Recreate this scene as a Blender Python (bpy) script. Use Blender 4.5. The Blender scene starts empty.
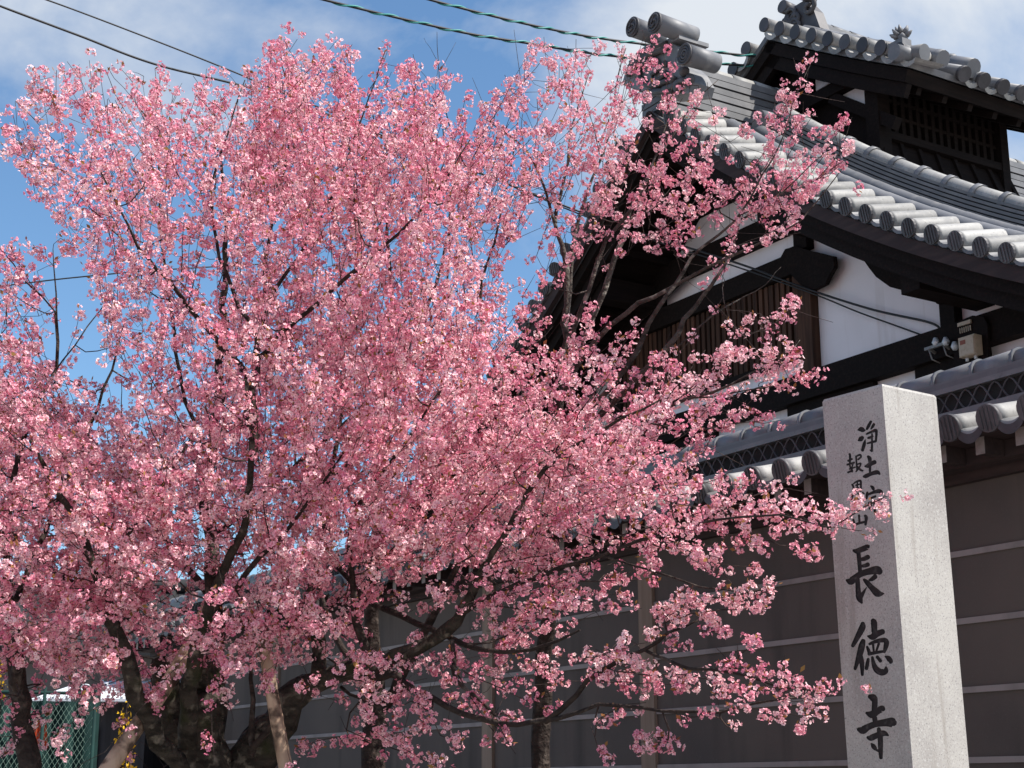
import bpy, bmesh, math, random
import numpy as np
from mathutils import Vector, Matrix
from math import sin, cos, radians, pi, atan2, hypot, sqrt

random.seed(7)
RS = np.random.RandomState(11)
scene = bpy.context.scene
C = scene.collection

# ------------------------------------------------------------------ camera, light
F, PITCH, CZ = 1560.0, radians(14.66), 1.6
AZ = radians(31.6)                                   # the temple's wall runs 31.6 deg left of the view
U = np.array([-sin(AZ), cos(AZ), 0.0])               # along the wall (s)
N = np.array([cos(AZ), sin(AZ), 0.0])                # away from the street (c)
cam = bpy.data.objects.new('camera', bpy.data.cameras.new('camera'))
C.objects.link(cam)
cam.data.sensor_width = 36.0
cam.data.lens = 36.0 * F / 1024.0
cam.data.clip_start = 0.05
cam.data.clip_end = 6000
cam.location = (0, 0, CZ)
cam.rotation_euler = (pi / 2 + PITCH, 0, 0)
scene.camera = cam

SUN_EL, SUN_AZ = radians(52), radians(108)           # azimuth clockwise from +Y
sdir = Vector((sin(SUN_AZ) * cos(SUN_EL), cos(SUN_AZ) * cos(SUN_EL), sin(SUN_EL)))
sun = bpy.data.objects.new('sun', bpy.data.lights.new('sun', 'SUN'))
C.objects.link(sun)
sun.data.energy = 4.2
sun.data.angle = radians(0.5)
sun.data.color = (1.0, 0.955, 0.89)
sun.location = (30, -20, 40)
sun.rotation_euler = (-sdir).to_track_quat('-Z', 'Y').to_euler()

world = bpy.data.worlds.new('World')
scene.world = world
world.use_nodes = True
wt = world.node_tree
for n_ in list(wt.nodes):
    wt.nodes.remove(n_)


def wn(kind, **kw):
    n = wt.nodes.new(kind)
    for k, v in kw.items():
        setattr(n, k, v)
    return n


def wmath(op, a, b=None, clamp=False):
    n = wn('ShaderNodeMath', operation=op, use_clamp=clamp)
    for i, v in enumerate((a, b)):
        if v is None:
            continue
        if isinstance(v, (int, float)):
            n.inputs[i].default_value = v
        else:
            wt.links.new(v, n.inputs[i])
    return n.outputs[0]


sky = wn('ShaderNodeTexSky', sky_type='NISHITA', sun_disc=False, sun_elevation=SUN_EL, sun_rotation=SUN_AZ,
         altitude=50, air_density=1.0, dust_density=0.6, ozone_density=1.6)
wtc = wn('ShaderNodeTexCoord')
cn = wn('ShaderNodeTexNoise')
cn.inputs['Scale'].default_value = 4.6
cn.inputs['Detail'].default_value = 7
cn.inputs['Roughness'].default_value = 0.56
cn.inputs['Distortion'].default_value = 0.25
wt.links.new(wtc.outputs['Generated'], cn.inputs['Vector'])


def bank(d, lo, hi):                                  # a bank of cloud round a direction of the sky
    v = wn('ShaderNodeVectorMath', operation='DOT_PRODUCT')
    v.inputs[1].default_value = Vector(d).normalized()
    wt.links.new(wtc.outputs['Generated'], v.inputs[0])
    m = wn('ShaderNodeMapRange', interpolation_type='SMOOTHSTEP')
    m.inputs['From Min'].default_value = lo
    m.inputs['From Max'].default_value = hi
    wt.links.new(v.outputs['Value'], m.inputs['Value'])
    return m.outputs['Result']


b1 = bank((0.36, 0.86, 0.44), 0.930, 0.975)           # pale bank on the right
b2 = bank((-0.20, 0.86, 0.475), 0.984, 0.999)         # wisps on the left
noise_c = wmath('SUBTRACT', cn.outputs['Fac'], 0.5)
amt = wmath('ADD', wmath('ADD', wmath('MULTIPLY', b1, 0.98), wmath('MULTIPLY', b2, 0.85)), wmath('MULTIPLY', noise_c, 3.4))
amt = wmath('SUBTRACT', amt, 0.36)
amt = wmath('MULTIPLY', amt, 1.15, True)
mixw = wn('ShaderNodeMix', data_type='RGBA')
wt.links.new(amt, mixw.inputs['Factor'])
tint = wn('ShaderNodeMix', data_type='RGBA', blend_type='MULTIPLY')
tint.inputs['Factor'].default_value = 1.0
wt.links.new(sky.outputs['Color'], tint.inputs['A'])
tint.inputs['B'].default_value = (0.80, 1.0, 1.10, 1)
wt.links.new(tint.outputs['Result'], mixw.inputs['A'])
mixw.inputs['B'].default_value = (4.75, 5.05, 5.45, 1)
b3 = bank((0.15, -0.9, 0.45), -0.15, 0.55)           # unseen cloud added behind the camera as neutral fill light
mixb = wn('ShaderNodeMix', data_type='RGBA')
wt.links.new(wmath('MULTIPLY', wmath('ADD', wmath('MULTIPLY', noise_c, 1.2), 0.30, True), b3), mixb.inputs['Factor'])
wt.links.new(mixw.outputs['Result'], mixb.inputs['A'])
mixb.inputs['B'].default_value = (3.9, 3.7, 3.95, 1)
bg = wn('ShaderNodeBackground')
bg.inputs['Strength'].default_value = 0.088
wt.links.new(mixb.outputs['Result'], bg.inputs['Color'])
wo = wn('ShaderNodeOutputWorld')
wt.links.new(bg.outputs[0], wo.inputs['Surface'])

scene.view_settings.view_transform = 'Standard'
scene.view_settings.look = 'None'
scene.view_settings.exposure = 0.88
scene.view_settings.gamma = 1.0
scene.view_settings.use_curve_mapping = False
scene.render.engine = 'CYCLES'
scene.cycles.max_bounces = 7
scene.cycles.transparent_max_bounces = 4
scene.cycles.use_denoising = True


# ------------------------------------------------------------------ helpers
def ray(x, y):
    a = (x - 512) / F
    b = -(y - 384) / F
    return np.array([a, cos(PITCH) - b * sin(PITCH), sin(PITCH) + b * cos(PITCH)])


def on_plane(x, y, c):                                # sight line meets the plane at depth c: (s, z)
    r = ray(x, y)
    p = r * (c / (N @ r)) + np.array([0, 0, CZ])
    return float(U @ p), float(p[2])


def at(x, y, D):                                      # point on a sight line at horizontal distance D
    r = ray(x, y)
    return r * (D / hypot(r[0], r[1])) + np.array([0, 0, CZ])


def project(P):                                       # many points -> picture coordinates
    P = np.asarray(P, float) - np.array([0, 0, CZ])
    d = P[..., 1] * cos(PITCH) + P[..., 2] * sin(PITCH)
    v = -P[..., 1] * sin(PITCH) + P[..., 2] * cos(PITCH)
    return 512 + F * P[..., 0] / d, 384 - F * v / d


def W(c, s, z):
    return U * s + N * c + np.array([0, 0, z])


class MB:
    """collects shapes, then builds ONE mesh object"""

    def __init__(self):
        self.v, self.f, self.sm = [], [], []

    def add(self, vs, fs, smooth=False):
        o = len(self.v)
        self.v += [tuple(map(float, p)) for p in vs]
        for f in fs:
            self.f.append(tuple(i + o for i in f))
            self.sm.append(smooth)

    def box(self, x0, x1, y0, y1, z0, z1):
        x0, x1 = min(x0, x1), max(x0, x1)
        y0, y1 = min(y0, y1), max(y0, y1)
        vs = [(x, y, z) for z in (z0, z1) for y in (y0, y1) for x in (x0, x1)]
        self.add(vs, [(0, 2, 3, 1), (4, 5, 7, 6), (0, 1, 5, 4), (2, 6, 7, 3), (0, 4, 6, 2), (1, 3, 7, 5)])

    def beam(self, p, q, w, h, up=(0, 0, 1)):
        p, q = np.array(p, float), np.array(q, float)
        d = (q - p) / np.linalg.norm(q - p)
        a = np.cross(d, up); a /= np.linalg.norm(a)
        b = np.cross(a, d)
        vs = [e + a * i * w / 2 + b * j * h / 2 for e in (p, q) for (i, j) in ((-1, -1), (1, -1), (1, 1), (-1, 1))]
        self.add(vs, [(3, 2, 1, 0), (4, 5, 6, 7), (0, 1, 5, 4), (1, 2, 6, 5), (2, 3, 7, 6), (3, 0, 4, 7)])

    def tube(self, path, rad, n=8, caps=True, smooth=True, arc=(0, 2 * pi), jit=0.0):
        path = [np.array(p, float) for p in path]
        if not hasattr(rad, '__len__'):
            rad = [rad] * len(path)
        full = abs(arc[1] - arc[0] - 2 * pi) < 1e-6
        m = n if full else n + 1
        prev = None
        vs = []
        for i, p in enumerate(path):
            d = path[min(i + 1, len(path) - 1)] - path[max(i - 1, 0)]
            d = d / (np.linalg.norm(d) + 1e-12)
            if prev is None:
                ref = np.array([0, 0, 1.0]) if abs(d[2]) < 0.9 else np.array([1.0, 0, 0])
                a = np.cross(ref, d)
            else:
                a = prev - d * (prev @ d)
            a /= np.linalg.norm(a) + 1e-12
            prev = a
            b = np.cross(d, a)
            for k in range(m):
                t = arc[0] + (arc[1] - arc[0]) * k / n
                r = rad[i] * (1 + jit * (random.random() - 0.5))
                vs.append(p + a * cos(t) * r + b * sin(t) * r)
        fs = []
        for i in range(len(path) - 1):
            for k in range(n):
                k2 = (k + 1) % m if full else k + 1
                fs.append((i * m + k, i * m + k2, (i + 1) * m + k2, (i + 1) * m + k))
        self.add(vs, fs, smooth)
        if caps and full:
            o = len(self.v) - len(vs)
            self.f.append(tuple(o + k for k in range(n - 1, -1, -1))); self.sm.append(False)
            e = o + (len(path) - 1) * m
            self.f.append(tuple(e + k for k in range(n))); self.sm.append(False)

    def prism(self, poly, x0, x1):                    # polygon in (y,z), extruded along x
        n = len(poly)
        vs = [(x0, a, b) for a, b in poly] + [(x1, a, b) for a, b in poly]
        self.add(vs, [tuple(range(n)), tuple(range(2 * n - 1, n - 1, -1))] +
                 [(i, i + n, (i + 1) % n + n, (i + 1) % n) for i in range(n)])

    def sweep(self, prof, path_fn, ts, closed=True):  # profile points (a,b) swept: path_fn(t,a,b)->xyz
        n = len(prof)
        vs = [path_fn(t, a, b) for t in ts for a, b in prof]
        fs = []
        for i in range(len(ts) - 1):
            for k in range(n if closed else n - 1):
                k2 = (k + 1) % n
                fs.append((i * n + k, i * n + k2, (i + 1) * n + k2, (i + 1) * n + k))
        if closed:
            fs.append(tuple(range(n - 1, -1, -1)))
            fs.append(tuple((len(ts) - 1) * n + k for k in range(n)))
        self.add(vs, fs)

    def sphere(self, c, r, n=8, sc=(1, 1, 1)):
        vs, fs = [], []
        for i in range(n // 2 + 1):
            th = pi * i / (n // 2)
            for k in range(n):
                ph = 2 * pi * k / n
                vs.append((c[0] + r * sc[0] * sin(th) * cos(ph), c[1] + r * sc[1] * sin(th) * sin(ph), c[2] + r * sc[2] * cos(th)))
        for i in range(n // 2):
            for k in range(n):
                fs.append((i * n + k, (i + 1) * n + k, (i + 1) * n + (k + 1) % n, i * n + (k + 1) % n))
        self.add(vs, fs, True)

    def build(self, name, mat, parent=None, off=(0, 0, 0)):
        me = bpy.data.meshes.new(name)
        vs = np.array(self.v, float) - np.array(off, float)
        me.from_pydata(vs.tolist(), [], self.f)
        me.polygons.foreach_set('use_smooth', self.sm)
        me.materials.append(mat)
        me.update()
        o = bpy.data.objects.new(name, me)
        C.objects.link(o)
        if parent:
            o.parent = parent
        return o


def tag(o, label=None, cat=None, group=None, kind=None):
    if label: o['label'] = label
    if cat: o['category'] = cat
    if group: o['group'] = group
    if kind: o['kind'] = kind
    return o


def empty(name, loc, rz=0.0, label=None, cat=None, group=None):
    o = bpy.data.objects.new(name, None)
    C.objects.link(o)
    o.location = loc
    o.rotation_euler = (0, 0, rz)
    o.empty_display_size = 0.2
    return tag(o, label, cat, group)


def mat(name, col, rough=0.7, spec=0.5, noise=None, bump=None, metallic=0.0):
    """noise = (scale, second colour, contrast lo, hi); bump = (scale, strength, distance)"""
    m = bpy.data.materials.new(name)
    m.use_nodes = True
    nt = m.node_tree
    b = nt.nodes['Principled BSDF']
    b.inputs['Base Color'].default_value = (*col, 1)
    b.inputs['Roughness'].default_value = rough
    b.inputs['Specular IOR Level'].default_value = spec
    b.inputs['Metallic'].default_value = metallic
    tc = nt.nodes.new('ShaderNodeTexCoord')
    if noise:
        layers = noise if isinstance(noise, list) else [noise]
        last = None
        for (sc, col2, lo, hi) in layers:
            nz = nt.nodes.new('ShaderNodeTexNoise')
            nz.inputs['Detail'].default_value = 5
            if hasattr(sc, '__len__'):
                mp = nt.nodes.new('ShaderNodeMapping')
                mp.inputs['Scale'].default_value = sc
                nt.links.new(tc.outputs['Object'], mp.inputs['Vector'])
                nt.links.new(mp.outputs['Vector'], nz.inputs['Vector'])
                nz.inputs['Scale'].default_value = 1
            else:
                nt.links.new(tc.outputs['Object'], nz.inputs['Vector'])
                nz.inputs['Scale'].default_value = sc
            mr = nt.nodes.new('ShaderNodeMapRange')
            mr.inputs['From Min'].default_value = lo
            mr.inputs['From Max'].default_value = hi
            nt.links.new(nz.outputs['Fac'], mr.inputs['Value'])
            mx = nt.nodes.new('ShaderNodeMix'); mx.data_type = 'RGBA'
            nt.links.new(mr.outputs['Result'], mx.inputs['Factor'])
            if last is None:
                mx.inputs['A'].default_value = (*col, 1)
            else:
                nt.links.new(last, mx.inputs['A'])
            mx.inputs['B'].default_value = (*col2, 1)
            last = mx.outputs['Result']
        nt.links.new(last, b.inputs['Base Color'])
    if bump:
        nz = nt.nodes.new('ShaderNodeTexNoise')
        nz.inputs['Scale'].default_value = bump[0]
        nz.inputs['Detail'].default_value = 6
        nt.links.new(tc.outputs['Object'], nz.inputs['Vector'])
        bp = nt.nodes.new('ShaderNodeBump')
        bp.inputs['Strength'].default_value = bump[1]
        bp.inputs['Distance'].default_value = bump[2]
        nt.links.new(nz.outputs['Fac'], bp.inputs['Height'])
        nt.links.new(bp.outputs['Normal'], b.inputs['Normal'])
    return m


M = {}
M['granite'] = mat('granite', (0.41, 0.39, 0.365), 0.8, 0.3,
                   [(3.0, (0.31, 0.29, 0.275), 0.40, 0.72), (150, (0.20, 0.19, 0.19), 0.54, 0.70), (95, (0.47, 0.455, 0.435), 0.54, 0.74),
                    ((14, 14, 1.1), (0.25, 0.225, 0.20), 0.56, 0.80)], (180, 0.35, 0.002))
M['ink'] = mat('carved_ink', (0.030, 0.026, 0.027), 0.85, 0.2, (40, (0.075, 0.066, 0.066), 0.52, 0.75))
M['tile_mid'] = mat('grey_course_tile', (0.115, 0.115, 0.12), 0.5, 0.5, [(5, (0.155, 0.152, 0.155), 0.45, 0.7), (30, (0.075, 0.074, 0.076), 0.6, 0.8)], (60, 0.15, 0.003))
M['tile'] = mat('silver_tile', (0.170, 0.171, 0.182), 0.55, 0.4,
                [(1.6, (0.128, 0.13, 0.139), 0.42, 0.62), (9, (0.215, 0.21, 0.21), 0.52, 0.74), (34, (0.13, 0.13, 0.127), 0.62, 0.80)], (60, 0.12, 0.003))
M['tile_pale'] = mat('pale_weathered_tile', (0.31, 0.302, 0.29), 0.62, 0.35,
                     [(5, (0.25, 0.245, 0.24), 0.45, 0.68), (22, (0.37, 0.36, 0.34), 0.52, 0.74), (50, (0.13, 0.128, 0.12), 0.60, 0.80)], (60, 0.12, 0.003))
M['tile_dark'] = mat('dark_tile', (0.058, 0.054, 0.058), 0.55, 0.4, [(8, (0.085, 0.078, 0.083), 0.45, 0.7), (40, (0.035, 0.034, 0.036), 0.6, 0.8)], (60, 0.15, 0.003))
M['tile_groove'] = mat('tile_bedding', (0.035, 0.034, 0.035), 0.9, 0.2)
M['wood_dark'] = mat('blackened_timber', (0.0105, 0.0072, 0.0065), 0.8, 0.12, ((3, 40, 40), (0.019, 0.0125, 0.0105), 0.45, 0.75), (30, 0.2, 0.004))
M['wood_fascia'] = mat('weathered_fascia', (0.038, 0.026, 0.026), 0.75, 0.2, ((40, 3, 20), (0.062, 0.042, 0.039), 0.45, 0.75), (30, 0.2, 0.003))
M['wood_brown'] = mat('brown_timber', (0.082, 0.040, 0.025), 0.75, 0.2, ((25, 25, 1.5), (0.028, 0.014, 0.010), 0.40, 0.72), (30, 0.2, 0.003))
M['plaster'] = mat('white_plaster', (0.88, 0.84, 0.87), 0.9, 0.2, [(1.2, (0.76, 0.72, 0.74), 0.40, 0.75), ((7, 7, 0.6), (0.66, 0.60, 0.60), 0.58, 0.82)], (25, 0.08, 0.003))
M['wall'] = mat('brown_wall_render', (0.116, 0.095, 0.084), 0.92, 0.2,
                [(1.1, (0.085, 0.072, 0.067), 0.40, 0.70), ((2.2, 5, 0.5), (0.070, 0.059, 0.054), 0.50, 0.76), (90, (0.118, 0.10, 0.093), 0.58, 0.8)], (70, 0.25, 0.003))
M['stripe'] = mat('pale_wall_stripe', (0.29, 0.255, 0.245), 0.85, 0.2, ((6, 6, 3), (0.20, 0.175, 0.168), 0.45, 0.75))
M['batten'] = mat('tan_wall_post', (0.27, 0.20, 0.155), 0.85, 0.2, ((12, 12, 1.2), (0.19, 0.14, 0.105), 0.40, 0.72))
M['rafter_tip'] = mat('painted_rafter_tip', (0.33, 0.285, 0.27), 0.85, 0.2, (30, (0.25, 0.21, 0.20), 0.45, 0.7))
M['beige'] = mat('beige_casing', (0.52, 0.43, 0.33), 0.6, 0.4, (30, (0.43, 0.35, 0.26), 0.45, 0.7))
M['red_label'] = mat('red_sticker', (0.28, 0.09, 0.06), 0.6, 0.3)
M['porcelain'] = mat('porcelain', (0.62, 0.66, 0.70), 0.25, 0.5)
M['black_cable'] = mat('black_cable', (0.020, 0.020, 0.022), 0.55, 0.4)
M['teal'] = mat('teal_wrap', (0.030, 0.24, 0.215), 0.5, 0.4)
M['metal'] = mat('galvanised_metal', (0.22, 0.22, 0.22), 0.5, 0.5, (30, (0.14, 0.13, 0.12), 0.45, 0.7))
M['pole_wood'] = mat('peeled_log', (0.52, 0.38, 0.27), 0.8, 0.2, [((10, 10, 2.0), (0.27, 0.18, 0.12), 0.45, 0.68), (9, (0.10, 0.066, 0.048), 0.52, 0.62)], (40, 0.3, 0.004))  # dark blotches are bark remains plus painted shadow spots
M['post_wood'] = mat('red_brown_post', (0.085, 0.036, 0.026), 0.85, 0.2, ((18, 18, 1.2), (0.045, 0.02, 0.015), 0.40, 0.7), (40, 0.3, 0.003))
M['ground'] = mat('pale_gravel_ground', (0.33, 0.30, 0.275), 0.95, 0.1, [(0.9, (0.25, 0.225, 0.20), 0.4, 0.65), (14, (0.36, 0.325, 0.29), 0.5, 0.75)], (25, 0.4, 0.02))
M['net'] = mat('pale_green_net', (0.19, 0.29, 0.24), 0.7, 0.3)
M['tarp'] = mat('teal_sheet', (0.011, 0.040, 0.036), 0.8, 0.2, (4, (0.007, 0.023, 0.022), 0.4, 0.7))
M['shed_roof'] = mat('white_sheet_roof', (0.68, 0.70, 0.74), 0.5, 0.4, ((3, 18, 1), (0.56, 0.58, 0.62), 0.45, 0.7))
M['shed_wall'] = mat('dark_shed_wall', (0.055, 0.05, 0.052), 0.85, 0.2, ((12, 12, 1), (0.035, 0.032, 0.033), 0.4, 0.7))
M['house_wall'] = mat('grey_house_wall', (0.14, 0.125, 0.12), 0.9, 0.2, (3, (0.11, 0.10, 0.095), 0.4, 0.7))
M['house_roof'] = mat('dark_house_roof', (0.03, 0.03, 0.032), 0.8, 0.2)
M['glass'] = mat('window_glass', (0.03, 0.035, 0.04), 0.1, 0.6)
M['orange'] = mat('orange_red_cloth', (0.55, 0.075, 0.025), 0.85, 0.2, (20, (0.42, 0.05, 0.02), 0.45, 0.7))


def vary(m, lo, hi):                                  # every tile or slat has its own tone
    nt = m.node_tree
    b = nt.nodes['Principled BSDF']
    src = b.inputs['Base Color'].links[0].from_socket
    ge = nt.nodes.new('ShaderNodeNewGeometry')
    mr = nt.nodes.new('ShaderNodeMapRange')
    mr.inputs['To Min'].default_value = lo
    mr.inputs['To Max'].default_value = hi
    nt.links.new(ge.outputs['Random Per Island'], mr.inputs['Value'])
    hs = nt.nodes.new('ShaderNodeHueSaturation')
    nt.links.new(src, hs.inputs['Color'])
    nt.links.new(mr.outputs['Result'], hs.inputs['Value'])
    nt.links.new(hs.outputs['Color'], b.inputs['Base Color'])


for k_, lo_, hi_ in (('tile', 0.82, 1.15), ('tile_pale', 0.66, 1.16), ('tile_dark', 0.75, 1.35), ('tile_mid', 0.85, 1.2), ('wood_brown', 0.55, 1.25), ('rafter_tip', 0.7, 1.1)):
    vary(M[k_], lo_, hi_)


def bark_mat(name, base, second, light, moss=0.0):
    m = mat(name, base, 0.9, 0.15,
            [((9, 9, 24), second, 0.40, 0.66), (14, light, 0.56, 0.72)] + ([(5.5, (0.036, 0.037, 0.018), 0.66 - moss, 0.80 - moss)] if moss else []),
            (28, 1.0, 0.030))
    return m


M['bark'] = bark_mat('dark_cherry_bark', (0.046, 0.034, 0.029), (0.026, 0.019, 0.017), (0.105, 0.085, 0.072))
M['bark_moss'] = bark_mat('mossy_cherry_bark', (0.056, 0.046, 0.037), (0.020, 0.016, 0.013), (0.19, 0.165, 0.13), 0.12)
M['bark_grey'] = bark_mat('grey_cherry_bark', (0.090, 0.074, 0.064), (0.040, 0.032, 0.028), (0.30, 0.27, 0.23))
M['twig'] = bark_mat('twig_bark', (0.062, 0.042, 0.038), (0.032, 0.022, 0.021), (0.14, 0.115, 0.10))


def petal_mat(name, trans):
    m = bpy.data.materials.new(name)
    m.use_nodes = True
    nt = m.node_tree
    b = nt.nodes['Principled BSDF']
    out = nt.nodes['Material Output']
    at_ = nt.nodes.new('ShaderNodeAttribute'); at_.attribute_name = 'tint'
    b.inputs['Roughness'].default_value = 0.75
    b.inputs['Specular IOR Level'].default_value = 0.15
    nt.links.new(at_.outputs['Color'], b.inputs['Base Color'])
    t = nt.nodes.new('ShaderNodeBsdfTranslucent')
    nt.links.new(at_.outputs['Color'], t.inputs['Color'])
    mx = nt.nodes.new('ShaderNodeMixShader')
    mx.inputs[0].default_value = trans
    nt.links.new(b.outputs[0], mx.inputs[1])
    nt.links.new(t.outputs[0], mx.inputs[2])
    nt.links.new(mx.outputs[0], out.inputs['Surface'])
    return m


M['petal'] = petal_mat('petals', 0.24)
M['leaf'] = petal_mat('leaves', 0.30)

# ------------------------------------------------------------------ ground
g = MB()
R_ = [0, 6, 14, 30, 70, 160, 400, 1000, 2500]
gv = [(0, 0, 0)]
gf = []
for r in R_[1:]:
    for k in range(32):
        a = 2 * pi * k / 32
        gv.append((r * cos(a), r * sin(a), 0.0))
for k in range(32):
    gf.append((0, 1 + k, 1 + (k + 1) % 32))
for i in range(len(R_) - 2):
    for k in range(32):
        gf.append((1 + i * 32 + k, 1 + (i + 1) * 32 + k, 1 + (i + 1) * 32 + (k + 1) % 32, 1 + i * 32 + (k + 1) % 32))
g.add(gv, gf)
tag(g.build('ground', M['ground']), kind='structure')


# ------------------------------------------------------------------ main temple building (local axes c, s, z)
S0, Z0, CV, CB = 11.5, 8.17, 8.6, 19.0               # ridge line, ridge height, verge plane, back end
SG = 9.8                                             # gable wall plane
EAVE = 5.7


def surf(d):
    d = abs(d)
    return Z0 - 0.85 * d + 0.0425 * d * d


def slope(d):
    return -0.85 + 0.085 * abs(d)


BO = (13.5, S0, 0)
hall = empty('temple_hall', W(13.5, S0, 0), AZ,
             'large temple hall with white plaster gable, black timbers and silver tiled roof behind the wall', 'building')


def sl_pt(c, d, sg, h):                              # a point h above the slope (along its normal); sg = -1 right slope
    m = slope(d)
    L = sqrt(1 + m * m)
    return (c, S0 + sg * (d + (-m) * h / L), surf(d) + h / L)


# --- roof surface with rows of round tiles
rf = MB()
ds = np.linspace(0, EAVE, 13)
for sg in (-1, 1):
    vs, fs = [], []
    for d in ds:
        for c in (CV + 0.10, CB):
            vs.append(sl_pt(c, d, sg, 0.0))
    for d in ds:
        for c in (CV + 0.10, CB):
            vs.append(sl_pt(c, d, sg, -0.09))
    k = 2 * len(ds)
    for i in range(len(ds) - 1):
        q = (2 * i, 2 * i + 1, 2 * i + 3, 2 * i + 2)
        fs.append(q if sg < 0 else q[::-1])
        q2 = tuple(k + j for j in q)
        fs.append(q2[::-1] if sg < 0 else q2)
        fs.append((2 * i, 2 * i + 2, k + 2 * i + 2, k + 2 * i))
        fs.append((2 * i + 1, 2 * i + 3, k + 2 * i + 3, k + 2 * i + 1))
    fs.append((2 * len(ds) - 2, 2 * len(ds) - 1, k + 2 * len(ds) - 1, k + 2 * len(ds) - 2))
    rf.add(vs, fs)
    c = 9.98
    while c < CB - 0.1:
        path, rad = [], []
        dd = 0.12
        while dd < EAVE + 0.05:
            path += [sl_pt(c, dd, sg, 0.035), sl_pt(c, min(dd + 0.27, EAVE + 0.04), sg, 0.035)]
            rad += [0.078, 0.070]
            dd += 0.285
        rf.tube(path, rad, 6)
        c += 0.28
roof = rf.build('roof', M['tile'], hall, BO)

# --- verge: short round tiles across the rake with pan tiles between
for sg in (-1, 1):
    vt, vd, vp = MB(), MB(), MB()
    d = 0.36
    while d < EAVE:
        ax0 = np.array(sl_pt(CV, d, sg, 0.055)); ax1 = np.array(sl_pt(CV + 0.46, d, sg, 0.165))
        dirv = (ax1 - ax0) / np.linalg.norm(ax1 - ax0)
        vt.tube([ax0 + dirv * 0.022, ax0 + dirv * 0.06, ax0 + dirv * 0.25, ax1], [0.077, 0.072, 0.071, 0.069], 14)
        vd.tube([ax0, ax0 + dirv * 0.020], [0.079, 0.079], 18, True, False)
        # raised stripes on the end disc
        upv = np.array([0, 0, 1.0]) - dirv * dirv[2]; upv /= np.linalg.norm(upv)
        sdv = np.cross(dirv, upv)
        for q in (-0.045, -0.015, 0.015, 0.045):
            hh = sqrt(0.070 ** 2 - q * q)
            cq = ax0 - dirv * 0.002 + sdv * q
            vd.beam(cq - upv * hh, cq + upv * hh, 0.012, 0.010, dirv)
        # hollow pan tile below the next one
        L = sqrt(1 + slope(d) ** 2)
        dn = d + 0.262 / L * 1.0
        mid = (d + dn) / 2
        if dn < EAVE:
            prof = []
            for i in range(7):
                t = -1 + 2 * i / 6
                prof.append((mid + t * (dn - d) * 0.40, 0.062 - 0.050 * (1 - t * t)))
            for (ca, cb) in ((CV + 0.03, CV + 0.46),):
                vs, fs = [], []
                for cc, lift in ((ca, 0), (cb, 0.10)):
                    for (dd, h) in prof:
                        vs.append(sl_pt(cc, dd, sg, h + lift))
                    for (dd, h) in prof:
                        vs.append(sl_pt(cc, dd, sg, h + lift - 0.028))
                m_ = 14
                for i in range(6):
                    fs += [(i, i + 1, m_ + i + 1, m_ + i), (7 + i, m_ + 7 + i, m_ + 8 + i, 8 + i), (i, 7 + i, 8 + i, i + 1)]
                vp.add(vs, fs, False)
        d = dn
    vt.build('verge_tiles', M['tile_pale'], roof, BO)
    vd.build('verge_tile_ends', M['tile_dark'], roof, BO)
    vp.build('verge_pans', M['tile'], roof, BO)

# --- long round rows beside the verge, then the stacked descending ridge
for sg in (-1, 1):
    lr = MB()
    for (cc, r, h, d0) in ((CV + 0.60, 0.088, 0.16, 0.50), (CV + 0.84, 0.080, 0.21, 0.62)):
        path, rad = [], []
        d = d0
        while d < EAVE:
            for e, rr in ((0.0, r * 1.02), (0.24, r * 0.97)):
                path.append(sl_pt(cc, d + e, sg, h)); rad.append(rr)
            d += 0.25
        lr.tube(path, rad, 14)
    lr.build('verge_rows', M['tile'], hall, BO)
    dr = MB()
    ts = np.linspace(0.55, EAVE - 0.1, 22)
    cf, cbk = CV + 0.95, CV + 1.23
    for k in range(7):
        h0 = 0.195 + k * 0.0355
        o_ = -0.011 * k
        dr.sweep([(cf - o_ - 0.03, h0 + 0.007), (cf - o_ - 0.03, h0 + 0.032), (cbk + o_ + 0.03, h0 + 0.032), (cbk + o_ + 0.03, h0 + 0.007)],
                 lambda t, a, b, sg=sg: sl_pt(a, t, sg, b), ts)
    desc = dr.build('descending_ridge', M['tile_mid'], hall, BO)
    bd = MB()
    bd.sweep([(cf - 0.015, 0.0), (cf + 0.055, 0.44), (cbk - 0.055, 0.44), (cbk + 0.015, 0.0)], lambda t, a, b, sg=sg: sl_pt(a, t, sg, b), ts)
    bd.build('ridge_core', M['tile_groove'], desc, BO)
    cp, cr = MB(), MB()
    d = 0.55
    cm = (cf + cbk) / 2
    while d < EAVE - 0.1:
        p0, p1 = sl_pt(cm, d, sg, 0.43), sl_pt(cm, min(d + 0.29, EAVE - 0.08), sg, 0.43)
        cp.tube([p0, p1], [0.090, 0.084], 14)
        q0, q1 = sl_pt(cm, d - 0.03, sg, 0.43), sl_pt(cm, d + 0.02, sg, 0.43)
        cr.tube([q0, q1], [0.103, 0.101], 14)
        d += 0.30
    cp.build('ridge_caps', M['tile_pale'], desc, BO)
    cr.build('cap_collars', M['tile'], desc, BO)
    # end tile of the descending ridge near the peak
    et = MB()
    et.tube([sl_pt(cf - 0.12, 0.56, sg, 0.32), sl_pt(cf + 0.1, 0.56, sg, 0.33)], [0.10, 0.095], 16)
    et.build('end_tile', M['tile'], desc, BO)

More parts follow.
